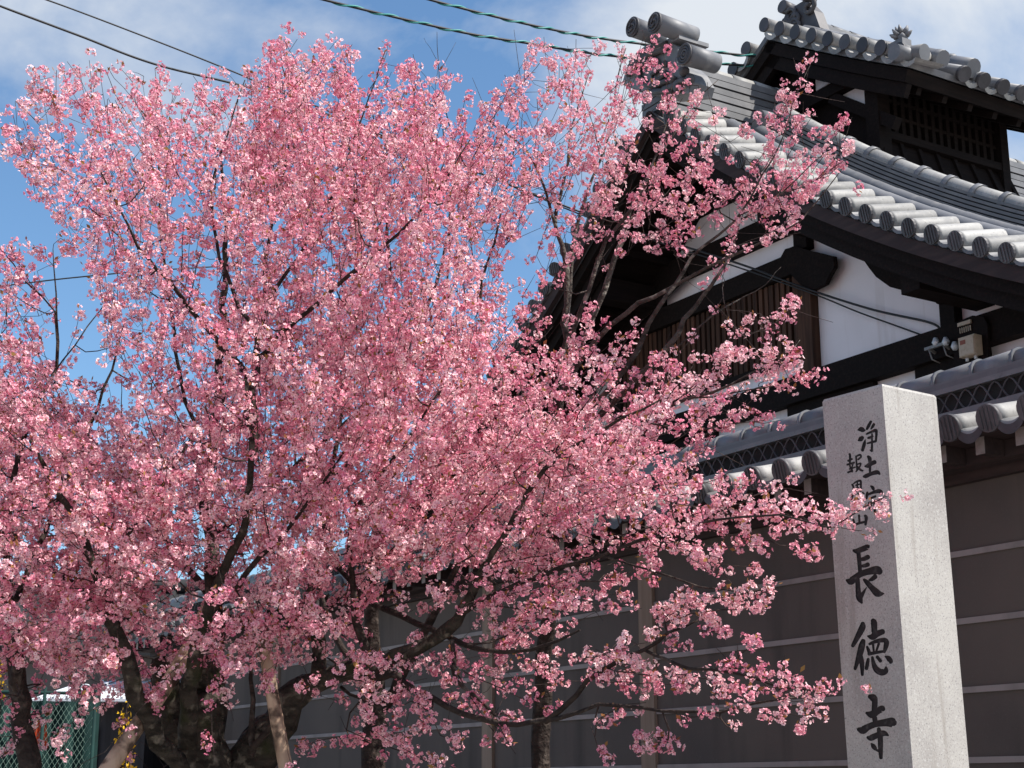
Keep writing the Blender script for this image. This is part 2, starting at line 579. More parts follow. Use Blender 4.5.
# --- main ridge
mr = MB()
for k in range(7):
    o_ = 0.010 * (k % 2)
    z0 = Z0 - 0.02 + k * 0.078
    mr.box(CV + 0.12, CB - 0.1, S0 - 0.17 - o_, S0 + 0.17 + o_, z0 + 0.010, z0 + 0.074)
ridge = mr.build('main_ridge', M['tile_mid'], hall, BO)
mc = MB()
mc.box(CV + 0.13, CB - 0.11, S0 - 0.15, S0 + 0.15, Z0 - 0.2, Z0 + 0.52)
mc.build('ridge_core', M['tile_groove'], ridge, BO)
mt = MB()
c = CV + 0.5
while c < CB - 0.2:
    mt.tube([(c, S0, Z0 + 0.545), (c + 0.30, S0, Z0 + 0.545)], [0.105, 0.098], 14)
    c += 0.305
mt.build('ridge_caps', M['tile_pale'], ridge, BO)

# --- ridge-end ornament at the peak
orn = MB()
oc = CV - 0.10
pl = [on_plane(x, y, oc) for x, y in ((622, 84), (627, 66), (636, 53), (645, 46), (668, 40), (678, 47), (677, 62), (686, 70), (693, 82), (690, 93), (660, 96), (640, 92))]
orn.prism(pl, oc, oc + 0.26)
ornament = orn.build('ridge_ornament', M['tile'], hall, BO)
sw = MB()


def opath(pts, cc):
    out = []
    for x, y in pts:
        s, z = on_plane(x, y, cc)
        out.append((cc, s, z))
    return out


for pts, r in ((((628, 75), (638, 62), (650, 54), (668, 48)), 0.035), (((629, 70), (640, 57), (652, 49), (667, 44)), 0.035),
               (((640, 78), (640, 68), (646, 61), (655, 59), (660, 64), (657, 71), (652, 75), (653, 80), (660, 79), (667, 72)), 0.024),
               (((640, 78), (646, 84), (655, 86), (664, 82), (672, 80)), 0.030),
               (((664, 90), (674, 86), (682, 80), (688, 83)), 0.035), (((648, 92), (660, 91), (672, 93)), 0.03)):
    sw.tube(opath(pts, oc - 0.03), r, 8)
for (x, y), r in (((684, 71), 0.055), ((673, 80), 0.045), ((690, 79), 0.05), ((665, 64), 0.035), ((678, 88), 0.05)):
    s, z = on_plane(x, y, oc - 0.03)
    sw.sphere((oc - 0.03, s, z), r, 10)
sw.build('scrollwork', M['tile_dark'], ornament, BO)
vo = MB()
s, z = on_plane(684, 54, oc - 0.16)
vo.tube([(oc - 0.14, s, z), (oc + 0.22, s, z)], [0.104, 0.096], 18)
vo.build('volute_roll', M['tile'], ornament, BO)
vr = MB()
for rr in (0.095, 0.068, 0.040):
    vr.tube([(oc - 0.155, s + rr * cos(t), z + rr * sin(t)) for t in np.linspace(0, 2 * pi, 20)], 0.014, 6)
vr.sphere((oc - 0.15, s, z), 0.025, 8)
vr.build('volute_rings', M['tile_dark'], ornament, BO)
for (x, y, L) in ((633, 27, 0.34), (655, 22.5, 0.46)):
    s, z = on_plane(x, y, oc - 0.26)
    tb = MB(); tbd = MB()
    tb.tube([(oc - 0.25, s, z), (oc - 0.25 + L, s, z - 0.02)], [0.098, 0.094], 18)
    tbd.tube([(oc - 0.275, s, z), (oc - 0.25, s, z)], [0.101, 0.101], 20)
    tbd.tube([(oc - 0.28, s + 0.078 * cos(t), z + 0.078 * sin(t)) for t in np.linspace(0, 2 * pi, 18)], 0.010, 5)
    for k in range(3):
        a0 = 2 * pi * k / 3
        tbd.tube([(oc - 0.28, s + (0.02 + 0.012 * j) * cos(a0 + j * 0.5), z + (0.02 + 0.012 * j) * sin(a0 + j * 0.5)) for j in range(5)],
                 [0.017, 0.015, 0.012, 0.009, 0.005], 6)
    tb.build('finial_roll', M['tile'], ornament, BO)
    tbd.build('finial_disc', M['tile_dark'], ornament, BO)
sl = MB()
s, z = on_plane(672, 36, oc + 0.05)
sl.prism([(s + 0.15, z - 0.10), (s - 0.20, z - 0.13), (s - 0.20, z - 0.09), (s + 0.15, z - 0.03)], oc - 0.02, oc + 0.34)
sl.prism([(s + 0.62, z - 0.08), (s + 0.20, z - 0.10), (s + 0.20, z - 0.04), (s + 0.62, z - 0.02)], oc - 0.02, oc + 0.40)
sl.build('ornament_slab', M['tile'], ornament, BO)

# --- rake underside: fascia, barge boards, soffit, purlins
for sg in (-1, 1):
    ts = np.linspace(0.0, EAVE, 20)
    fa = MB()
    fa.sweep([(CV + 0.06, -0.02), (CV + 0.12, -0.02), (CV + 0.12, -0.13), (CV + 0.06, -0.13)], lambda t, a, b, sg=sg: sl_pt(a, t, sg, b), ts)
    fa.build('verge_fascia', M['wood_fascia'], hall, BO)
    bb = MB()
    bb.sweep([(CV + 0.16, -0.10), (CV + 0.24, -0.10), (CV + 0.24, -0.22), (CV + 0.16, -0.22)], lambda t, a, b, sg=sg: sl_pt(a, t, sg, b), ts)
    bb.sweep([(CV + 0.245, -0.10), (CV + 0.32, -0.10), (CV + 0.32, -0.33), (CV + 0.245, -0.33)], lambda t, a, b, sg=sg: sl_pt(a, t, sg, b), ts)
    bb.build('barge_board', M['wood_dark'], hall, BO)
    so = MB()
    so.sweep([(CV + 0.33, -0.12), (SG + 0.05, -0.12), (SG + 0.05, -0.15), (CV + 0.33, -0.15)], lambda t, a, b, sg=sg: sl_pt(a, t, sg, b), ts)
    for k in range(18):
        d = 0.25 + k * 0.31
        so.beam(sl_pt(CV + 0.33, d, sg, -0.20), sl_pt(SG, d, sg, -0.20), 0.06, 0.08)
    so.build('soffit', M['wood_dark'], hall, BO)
for d in (0.0, 1.35, 3.05, 4.7):
    for sg in ((-1, 1) if d else (1,)):
        z = surf(d) - 0.38
        pu = MB()
        pu.box(CV + 0.34, SG + 0.02, S0 + sg * d - 0.10, S0 + sg * d + 0.10, z - 0.12, z + 0.12)
        pu.build('purlin', M['wood_dark'], hall, BO)

# --- gable wall
gw = MB()
poly = [(S0 - 5.2, 0.0), (S0 + 5.2, 0.0)] + [(S0 + d, surf(d) - 0.12) for d in np.linspace(5.2, -5.2, 25)]
gw.prism(poly, SG, SG + 0.18)
gw.box(SG + 0.18, CB - 0.6, S0 - 5.15, S0 - 4.97, 0, surf(5.2) - 0.15)
gw.box(SG + 0.18, CB - 0.6, S0 + 4.97, S0 + 5.15, 0, surf(5.2) - 0.15)
gw.build('plaster_wall', M['plaster'], hall, BO)


def board(name, m, s0, s1, z0, z1, t=0.08, c=SG):
    b = MB()
    b.box(c - t, c - 0.002, s0, s1, z0, z1)
    return b.build(name, m, hall, BO)


for (s0, s1, z0, z1, t) in ((6.4, 16.6, 5.13, 5.39, 0.12), (10.62, 15.4, 6.39, 6.60, 0.11), (10.35, 14.4, 6.83, 7.06, 0.13),
                            (10.3, 12.9, 7.45, 7.60, 0.10)):
    board('timber_beam', M['wood_dark'], s0, s1, z0, z1, t)
board('timber_post', M['wood_brown'], 10.425, 10.63, 5.39, 6.50, 0.10)
board('timber_post', M['wood_dark'], 8.70, 8.86, 5.39, 6.15, 0.10)
board('timber_post', M['wood_dark'], 13.5, 13.72, 5.39, 6.39, 0.10)
board('timber_post', M['wood_dark'], 10.44, 10.62, 6.60, 6.83, 0.10)
board('dark_panel', M['wood_dark'], 9.72, 10.86, 0.0, 5.128, 0.06)
board('dark_panel', M['wood_dark'], 11.95, 16.6, 0.0, 5.128, 0.06)
board('dark_panel', M['wood_dark'], 8.42, 9.22, 0.0, 5.128, 0.06)
board('timber_beam', M['wood_dark'], 10.64, 13.5, 5.545, 5.60, 0.07)
slt = MB()
s = 10.66
while s < 13.48:
    w_ = random.uniform(0.045, 0.062)
    slt.box(SG - 0.055 - random.uniform(0, 0.012), SG - 0.012, s, s + w_, 5.605, 6.385)
    s += 0.082
slt.build('slatted_window', M['wood_brown'], hall, BO)
board('window_backing', M['wood_dark'], 10.635, 13.495, 5.602, 6.388, 0.010)

# scalloped brackets under the rake
for pts in (((778, 262), (785, 249), (789, 248), (794, 246), (800, 248), (833, 256), (834, 267), (829, 275), (825, 284), (815, 289), (806, 290), (795, 279)),
            ((862, 258), (869, 268), (876, 277), (890, 287), (905, 291), (917, 292), (921, 296), (930, 297), (937, 304), (942, 301), (957, 301), (966, 288), (952, 272))):
    b = MB()
    b.prism([on_plane(x, y, SG - 0.135) for x, y in pts], SG - 0.135, SG - 0.085)
    b.build('carved_bracket', M['wood_dark'], hall, BO)
# mirrored dark timber left of the ridge (behind blossom)
b = MB()
b.prism([(12.3, 7.06), (14.6, 6.1), (14.6, 5.8), (13.2, 6.45), (12.2, 6.8)], SG - 0.15, SG - 0.135)
b.build('timber_brace', M['wood_dark'], hall, BO)

# --- roof turret riding on the ridge
TS, TZ, TC0, TC1 = 11.5, 9.45, 10.2, 13.1
TE = 1.98


def tsurf(d):
    d = abs(d)
    return TZ - 0.63 * d + 0.022 * d * d


def tp(c, d, sg, h):
    m = -0.60 + 0.044 * d
    L = sqrt(1 + m * m)
    return (c, TS + sg * (d - m * h / L), tsurf(d) + h / L)


tw = MB()
wallpoly = [(10.22, surf(1.28) - 0.35), (TS, Z0 - 0.1), (12.78, surf(1.28) - 0.35), (12.78, tsurf(1.28) - 0.12), (TS, tsurf(0) - 0.12), (10.22, tsurf(1.28) - 0.12)]
tw.prism(wallpoly, 10.56, 12.20)
turret = tw.build('roof_turret', M['wood_dark'], hall, BO)
for pts, mir in ((((834, 96), (866.5, 80), (870, 112)), 0), (((815, 73), (831, 66), (848, 68), (845, 74), (816, 91)), 0), (((834, 96), (866.5, 80), (870, 112)), 1)):
    tpn = MB()
    pp = [on_plane(x, y, 10.545) for x, y in pts]
    if mir:
        pp = [(2 * TS - a, b) for a, b in pp][::-1]
    tpn.prism(pp, 10.545, 10.558)
    tpn.build('plaster_panel', M['plaster'], turret, BO)
tf = MB()
tf.box(10.44, 10.555, 10.14, 12.86, 8.475, 8.60)
tf.box(10.44, 10.60, 10.13, 10.30, 7.4, 8.70)
tf.box(10.44, 10.60, 12.70, 12.87, 7.4, 8.70)
tf.box(10.46, 10.555, 11.10, 11.28, 8.3, 9.2)
tf.box(10.60, 12.28, 10.13, 10.215, 8.40, 8.50)
tf.box(10.60, 12.28, 10.13, 10.215, 7.80, 7.88)
tf.box(12.17, 12.28, 10.12, 10.30, 6.9, 8.6)
for sg in (-1, 1):
    tf.beam((10.50, TS + sg * 0.70, 8.47), (10.50, TS + sg * 1.55, 7.86), 0.09, 0.12)
tf.build('turret_frame', M['wood_dark'], turret, BO)
tl = MB()
k = 0
c = 10.70
while c < 12.15:
    tl.box(c, c + 0.045, 10.175, 10.215, 7.88, 8.40)
    c += 0.105
for z in (8.05, 8.22):
    tl.box(10.64, 12.16, 10.178, 10.212, z, z + 0.035)
tl.build('lattice', M['wood_dark'], turret, BO)
sk = MB()
sk.add([(10.35, 9.95, 7.05), (12.45, 9.95, 7.05), (12.30, 10.20, 7.80), (10.50, 10.20, 7.80), (10.35, 10.02, 6.95), (12.45, 10.02, 6.95)],
       [(0, 1, 2, 3), (0, 4, 5, 1)])
sk2 = MB()
sk2.add([(10.40, 13.05, 7.05), (12.45, 13.05, 7.05), (12.30, 12.80, 7.80), (10.50, 12.80, 7.80)], [(3, 2, 1, 0)])
c = 10.42
for k in range(8):
    f0 = k / 7
    sk.beam((10.42 + f0 * 1.98, 9.935, 7.06), (10.53 + f0 * 1.74, 10.185, 7.80), 0.05, 0.03, (0, 1, 0.2))
sk.build('turret_skirt', M['wood_dark'], turret, BO)
sk2.build('turret_skirt', M['wood_dark'], turret, BO)
tr = MB()
for sg in (-1, 1):
    ts = np.linspace(0, TE, 8)
    tr.sweep([(TC0 + 0.08, -0.06), (TC1, -0.06), (TC1, 0.0), (TC0 + 0.08, 0.0)], lambda t, a, b, sg=sg: tp(a, t, sg, b), ts)
    c = TC0 + 0.72
    while c < TC1:
        path = [tp(c, d, sg, 0.04) for d in np.linspace(0.1, TE + 0.04, 8)]
        tr.tube(path, 0.072, 8)
        c += 0.27
    path, rad = [], []
    d = 0.1
    while d < TE:
        path += [tp(TC0 + 0.47, d, sg, 0.11), tp(TC0 + 0.47, min(d + 0.25, TE), sg, 0.11)]; rad += [0.094, 0.087]
        d += 0.26
    tr.tube(path, rad, 12)
troof = tr.build('turret_roof', M['tile'], turret, BO)
for sg in (-1, 1):
    tv, tvd = MB(), MB()
    d = 0.0 if sg < 0 else 0.235
    while d < TE - 0.05:
        p0 = np.array(tp(TC0, d, sg, 0.07)); p1 = np.array(tp(TC0 + 0.36, d, sg, 0.085))
        tv.tube([p0 + (p1 - p0) * 0.06, p1], [0.075, 0.070], 12)
        tvd.tube([p0, p0 + (p1 - p0) * 0.055], [0.079, 0.079], 16)
        prof = [(d + 0.115 + t * 0.09, 0.03 - 0.05 * (1 - t * t)) for t in np.linspace(-1, 1, 6)]
        vs = [tp(TC0 + 0.02, a, sg, h) for a, h in prof] + [tp(TC0 + 0.40, a, sg, h + 0.02) for a, h in prof] + [tp(TC0 + 0.02, a, sg, h - 0.05) for a, h in prof]
        tv.add(vs, [(i, i + 1, 7 + i, 6 + i) for i in range(5)] + [(i, 12 + i, 13 + i, i + 1) for i in range(5)])
        d += 0.235
    tv.build('verge_tiles', M['tile_pale'], troof, BO)
    tvd.build('verge_tile_ends', M['tile_dark'], troof, BO)
    tv, tvd = MB(), MB()
    # eave discs along the long side
    c = TC0 + 0.72
    while c < TC1:
        p0 = np.array(tp(c, TE + 0.07, sg, 0.03)); p1 = np.array(tp(c, TE + 0.03, sg, 0.035))
        tvd.tube([p0, p1], [0.080, 0.080], 16)
        prof = [(c + 0.135 + t * 0.10, 0.02 - 0.05 * (1 - t * t)) for t in np.linspace(-1, 1, 6)]
        vs = [tp(a, TE + 0.05, sg, h) for a, h in prof] + [tp(a, TE - 0.3, sg, h) for a, h in prof] + [tp(a, TE + 0.05, sg, h - 0.045) for a, h in prof]
        tv.add(vs, [(i, 6 + i, 7 + i, i + 1) for i in range(5)] + [(i, i + 1, 13 + i, 12 + i) for i in range(5)])
        c += 0.27
    tv.build('eave_tiles', M['tile_pale'], troof, BO)
    tvd.build('eave_tile_ends', M['tile_dark'], troof, BO)
ts_ = MB()
for sg in (-1, 1):
    ts = np.linspace(0, TE - 0.02, 6)
    ts_.sweep([(TC0 + 0.10, -0.20), (TC1 - 0.05, -0.20), (TC1 - 0.05, -0.075), (TC0 + 0.10, -0.075)], lambda t, a, b, sg=sg: tp(a, t, sg, b), ts)
    ts_.sweep([(TC0 + 0.14, -0.34), (TC0 + 0.20, -0.34), (TC0 + 0.20, -0.205), (TC0 + 0.14, -0.205)], lambda t, a, b, sg=sg: tp(a, t, sg, b), ts)
    for k in range(8):
        c = TC0 + 0.35 + k * 0.35
        ts_.beam(tp(c, 1.2, sg, -0.24), tp(c, TE - 0.06, sg, -0.24), 0.06, 0.07)
ts_.build('turret_eave', M['wood_dark'], turret, BO)
trg = MB()
for k in range(4):
    o_ = 0.008 * (k % 2)
    trg.box(TC0 + 0.62, TC1, TS - 0.13 - o_, TS + 0.13 + o_, TZ + k * 0.06, TZ + k * 0.06 + 0.054)
c = TC0 + 0.7
while c < TC1 - 0.1:
    trg.tube([(c, TS, TZ + 0.25), (c + 0.27, TS, TZ + 0.25)], [0.085, 0.080], 12)
    c += 0.275
trg.build('turret_ridge', M['tile'], turret, BO)
# turret ridge-end ornament: a plaque full of scrolls
to = MB()
to.prism([(TS + 0.34, TZ + 0.02), (TS + 0.28, TZ + 0.28), (TS + 0.14, TZ + 0.44), (TS - 0.14, TZ + 0.44), (TS - 0.28, TZ + 0.26), (TS - 0.36, TZ + 0.02)], TC0 + 0.50, TC0 + 0.64)
rr_ = random.Random(3)
for k in range(9):
    a0, cx, cy = rr_.uniform(0, 6.28), TS + rr_.uniform(-0.24, 0.24), TZ + rr_.uniform(0.06, 0.36)
    to.tube([(TC0 + 0.48, cx + 0.115 * (1 - j / 11) * cos(a0 + j * 0.75), cy + 0.115 * (1 - j / 11) * sin(a0 + j * 0.75)) for j in range(10)], 0.026, 6)
for s_ in (-0.17, 0.17):
    to.tube([(TC0 + 0.46, TS + s_, TZ + 0.50), (TC0 + 0.62, TS + s_, TZ + 0.49)], [0.075, 0.07], 12)
to.tube([(TC0 + 0.5, TS + 0.2, TZ + 0.18), (TC0 + 0.5, TS + 0.36, TZ + 0.22), (TC0 + 0.5, TS + 0.42, TZ + 0.34), (TC0 + 0.5, TS + 0.36, TZ + 0.38)], [0.05, 0.045, 0.035, 0.02], 8)
to.tube([(TC0 + 0.5, TS + 0.22, TZ + 0.05), (TC0 + 0.5, TS + 0.38, TZ + 0.04), (TC0 + 0.5, TS + 0.46, TZ + 0.12)], [0.05, 0.045, 0.025], 8)
to.build('turret_ornament', M['tile_dark'], turret, BO)
# corner ornament at the foot of the verge: stub rolls and a small leafy finial
co = MB()
cs = on_plane(903, 49, TC0 - 0.02)
co.tube([(TC0 - 0.08, cs[0] + 0.06, cs[1] - 0.02), (TC0 + 0.3, cs[0] + 0.06, cs[1])], [0.082, 0.080], 16)
co.tube([(TC0 + 0.16, cs[0] - 0.10, cs[1] - 0.03), (TC0 + 0.12, cs[0] + 0.25, cs[1] + 0.06)], [0.082, 0.080], 16)
co.box(TC0 + 0.0, TC0 + 0.12, cs[0] + 0.02, cs[0] + 0.20, cs[1] + 0.05, cs[1] + 0.14)
fx = np.array([TC0 + 0.08, cs[0] + 0.10, cs[1] + 0.19])
co.sphere(fx, 0.055, 8, (1, 1.1, 0.9))
for k in range(22):
    v_ = np.array([rr_.gauss(0, 1), rr_.gauss(0, 1), abs(rr_.gauss(0, 0.9)) - 0.15]); v_ /= np.linalg.norm(v_)
    co.tube([fx + v_ * 0.05, fx + v_ * 0.09, fx + v_ * 0.115 + np.array([0, 0, 0.012])], [0.03, 0.02, 0.004], 5)
co.build('corner_ornament', M['tile'], turret, BO)
co = MB()
co.tube([tp(TC0 + 0.88, TE - 0.25, -1, 0.12), tp(TC0 + 0.88, TE + 0.0, -1, 0.12)], [0.095, 0.095], 14)
co.sphere(tp(TC0 + 0.88, TE - 0.32, -1, 0.16), 0.08, 8, (1, 1.4, 0.7))
co.build('eave_finial', M['tile'], turret, BO)

# ------------------------------------------------------------------ boundary wall with tiled coping
WS0, WS1, WC = 3.2, 20.5, 6.98
WO = (7.16, 10.0, 0)
bw = empty('boundary_wall', W(7.16, 10.0, 0), AZ, 'dark brown temple wall with pale stripes and tiled coping behind the cherry trees', 'wall')
b = MB(); b.box(WC, WC + 0.36, WS0, WS1, 0, 3.345); b.build('wall_face', M['wall'], bw, WO)
b = MB()
for z in (2.945, 2.555, 2.165, 1.775, 1.385, 0.995):
    b.box(WC - 0.014, WC - 0.001, WS0, WS1, z - 0.017, z + 0.017)
b.build('stripes', M['stripe'], bw, WO)
b = MB(); b.box(WC - 0.06, WC + 0.42, WS0 - 0.03, WS1 + 0.03, 0, 0.42); b.build('footing', M['granite'], bw, WO)
s = 9.41 - 2 * 2.30
while s < WS1:
    b = MB(); b.box(WC - 0.028, WC - 0.0005, s - 0.085, s + 0.085, 0.42, 3.34)
    b.build('post', M['batten'], bw, WO)
    s += 2.30
b = MB()
b.box(WC - 0.05, WC + 0.41, WS0, WS1, 3.346, 3.47)
b.box(WC - 0.44, WC + 0.80, WS0, WS1, 3.500, 3.525)
b.box(WC - 0.20, WC - 0.06, WS0, WS1, 3.40, 3.497)
s = WS0 + 0.1
while s < WS1:
    b.box(WC - 0.36, WC - 0.205, s - 0.03, s + 0.03, 3.405, 3.498)
    s += 0.28
b.build('eave_timber', M['wood_fascia'], bw, WO)
b = MB()
s = WS0 + 0.1
while s < WS1:
    b.box(WC - 0.366, WC - 0.361, s - 0.031, s + 0.031, 3.403, 3.499)
    s += 0.28
b.build('rafter_tips', M['rafter_tip'], bw, WO)
cpm = WC + 0.18
ct, cd, cpn = MB(), MB(), MB()
ph = 5.67 - 20 * 0.2815
s = ph
while s < WS1 - 0.1:
    if s > WS0 + 0.1:
        for sg in (-1, 1):
            e = np.array([cpm + sg * 0.64, s, 3.565]); t_ = np.array([cpm + sg * 0.26, s, 3.655])
            d_ = (t_ - e) / np.linalg.norm(t_ - e)
            ct.tube([e + d_ * 0.03, e + d_ * 0.10, t_], [0.073, 0.070, 0.070], 12)
            cd.tube([e - d_ * 0.004, e + d_ * 0.028], [0.078, 0.078], 18)
            upv = np.array([0, 0, 1.0]) - d_ * d_[2]; upv /= np.linalg.norm(upv)
            for q in (-0.042, -0.014, 0.014, 0.042):
                hh = sqrt(0.068 ** 2 - q * q)
                cq = e - d_ * 0.006 + np.array([0, q, 0])
                cd.beam(cq - upv * hh, cq + upv * hh, 0.011, 0.008, d_)
            n_ = 8
            vs = []
            for (pp, lift) in ((e + d_ * 0.02, 0.0), (t_, 0.0)):
                for dz in (0, -0.03 if lift == 0 else 0):
                    for i in range(n_ + 1):
                        q = -1 + 2 * i / n_
                        vs.append((pp[0], s + 0.1408 + q * 0.105, pp[2] - 0.045 + 0.050 * q * q + dz))
            k = n_ + 1
            fs = [(i, i + 1, 2 * k + i + 1, 2 * k + i) for i in range(n_)] + [(i, k + i, k + i + 1, i + 1) for i in range(n_)]
            cpn.add(vs, fs, True)
            # hanging lip of the eave pan; its dark tone paints the shadow below
            vs = []
            for dz in (-0.03, -0.085):
                for i in range(n_ + 1):
                    q = -1 + 2 * i / n_
                    vs.append((e[0] - sg * 0.012, s + 0.1408 + q * 0.085, 3.565 - 0.058 + 0.045 * q * q + dz + 0.03))
            cd.add(vs, [(i, k + i, k + i + 1, i + 1) for i in range(n_)])
    s += 0.2815
ct.build('coping_tiles', M['tile_pale'], bw, WO)
cd.build('coping_tile_ends', M['tile_dark'], bw, WO)
cpn.build('coping_pans', M['tile_pale'], bw, WO)
b = MB()
b.box(cpm - 0.27, cpm + 0.27, WS0, WS1, 3.56, 3.700)
for (z0, z1, w_) in ((3.702, 3.735, 0.29), (3.739, 3.772, 0.275), (3.895, 3.926, 0.255), (3.930, 3.962, 0.235), (3.966, 3.99, 0.19)):
    b.box(cpm - w_, cpm + w_, WS0, WS1, z0, z1)
b.build('ridge_courses', M['tile_mid'], bw, WO)
b = MB(); b.box(cpm - 0.20, cpm + 0.20, WS0, WS1, 3.700, 3.97); b.build('ridge_core', M['tile_groove'], bw, WO)
b = MB()
s = WS0
while s < WS1 - 0.2:
    for sg in (-1, 1):
        for (za, zb) in ((3.774, 3.893), (3.893, 3.774)):
            pts = [(cpm + sg * 0.235, s + t * 0.11, za + (zb - za) * (t - 0.09 * sin(2 * pi * t))) for t in np.linspace(0, 1, 5)]
            b.tube(pts, 0.0065, 5, False)
    s += 0.11
b.build('ridge_lattice', M['tile_dark'], bw, WO)
b = MB()
s = WS0
while s < WS1:
    b.tube([(cpm, s, 4.035), (cpm, s + 0.30, 4.035)], [0.088, 0.082], 14)
    b.tube([(cpm, s - 0.012, 4.035), (cpm, s + 0.012, 4.035)], [0.094, 0.094], 14)
    s += 0.305
b.build('ridge_tube', M['tile'], bw, WO)

# ------------------------------------------------------------------ granite name pillar
PH = 3.381
tilt = radians(0.95)
pcorner = np.array([1.667, 6.799, PH])
a1 = radians(124.7 + 0.6)                           # direction of the shaded, lettered face (away to the left)
e1 = np.array([cos(a1), sin(a1), 0]); e2 = np.array([cos(a1 - pi / 2), sin(a1 - pi / 2), 0])
lean = np.array([0.0166, -0.004, -1.0]); lean /= abs(lean[2])
WD = 0.366
pbase = pcorner + lean * PH + (e1 + e2) * WD / 2
pil = empty('name_pillar', tuple(pbase), 0, 'tall square granite pillar carved with black temple name characters at the right', 'stone pillar')
b = MB()
zs = [0.0, 0.02, PH - 0.012, PH]
vs = []
for z in zs:
    ins = 0.006 if z == PH else 0.0
    o_ = pcorner + lean * (PH - z)
    for (i, j) in ((0, 0), (1, 0), (1, 1), (0, 1)):
        vs.append(o_ + e1 * (WD * i + (ins if i == 0 else -ins)) + e2 * (WD * j + (ins if j == 0 else -ins)))
fs = []
for k in range(3):
    for i in range(4):
        fs.append((k * 4 + i, k * 4 + (i + 1) % 4, k * 4 + 4 + (i + 1) % 4, k * 4 + 4 + i))
fs = [f[::-1] for f in fs]
fs += [(12, 15, 14, 13), (0, 1, 2, 3)]
b.add(vs, fs)
shaft = b.build('shaft', M['granite'], pil, pbase)
b = MB()
q0 = pbase.copy()
for (h0, h1, ex) in ((0.0, 0.16, 0.16), (0.16, 0.30, 0.08)):
    cc = [(-1, -1), (1, -1), (1, 1), (-1, 1)]
    vs = [q0 + e1 * i * (WD / 2 + ex) + e2 * j * (WD / 2 + ex) + np.array([0, 0, h]) for h in (h0, h1) for i, j in cc]
    b.add(vs, [(0, 1, 2, 3), (7, 6, 5, 4)] + [(k, k + 4, (k + 1) % 4 + 4, (k + 1) % 4) for k in range(4)])
b.build('plinth', M['granite'], pil, pbase)
fn = np.cross(e1, lean); fn /= np.linalg.norm(fn)
if fn @ (pcorner - np.array([0, 0, CZ])) > 0:
    fn = -fn


def on_face(x, y, lift):
    r = ray(x, y)
    o = pcorner + fn * lift - np.array([0, 0, CZ])
    t = (fn @ o) / (fn @ r)
    return r * t + np.array([0, 0, CZ])


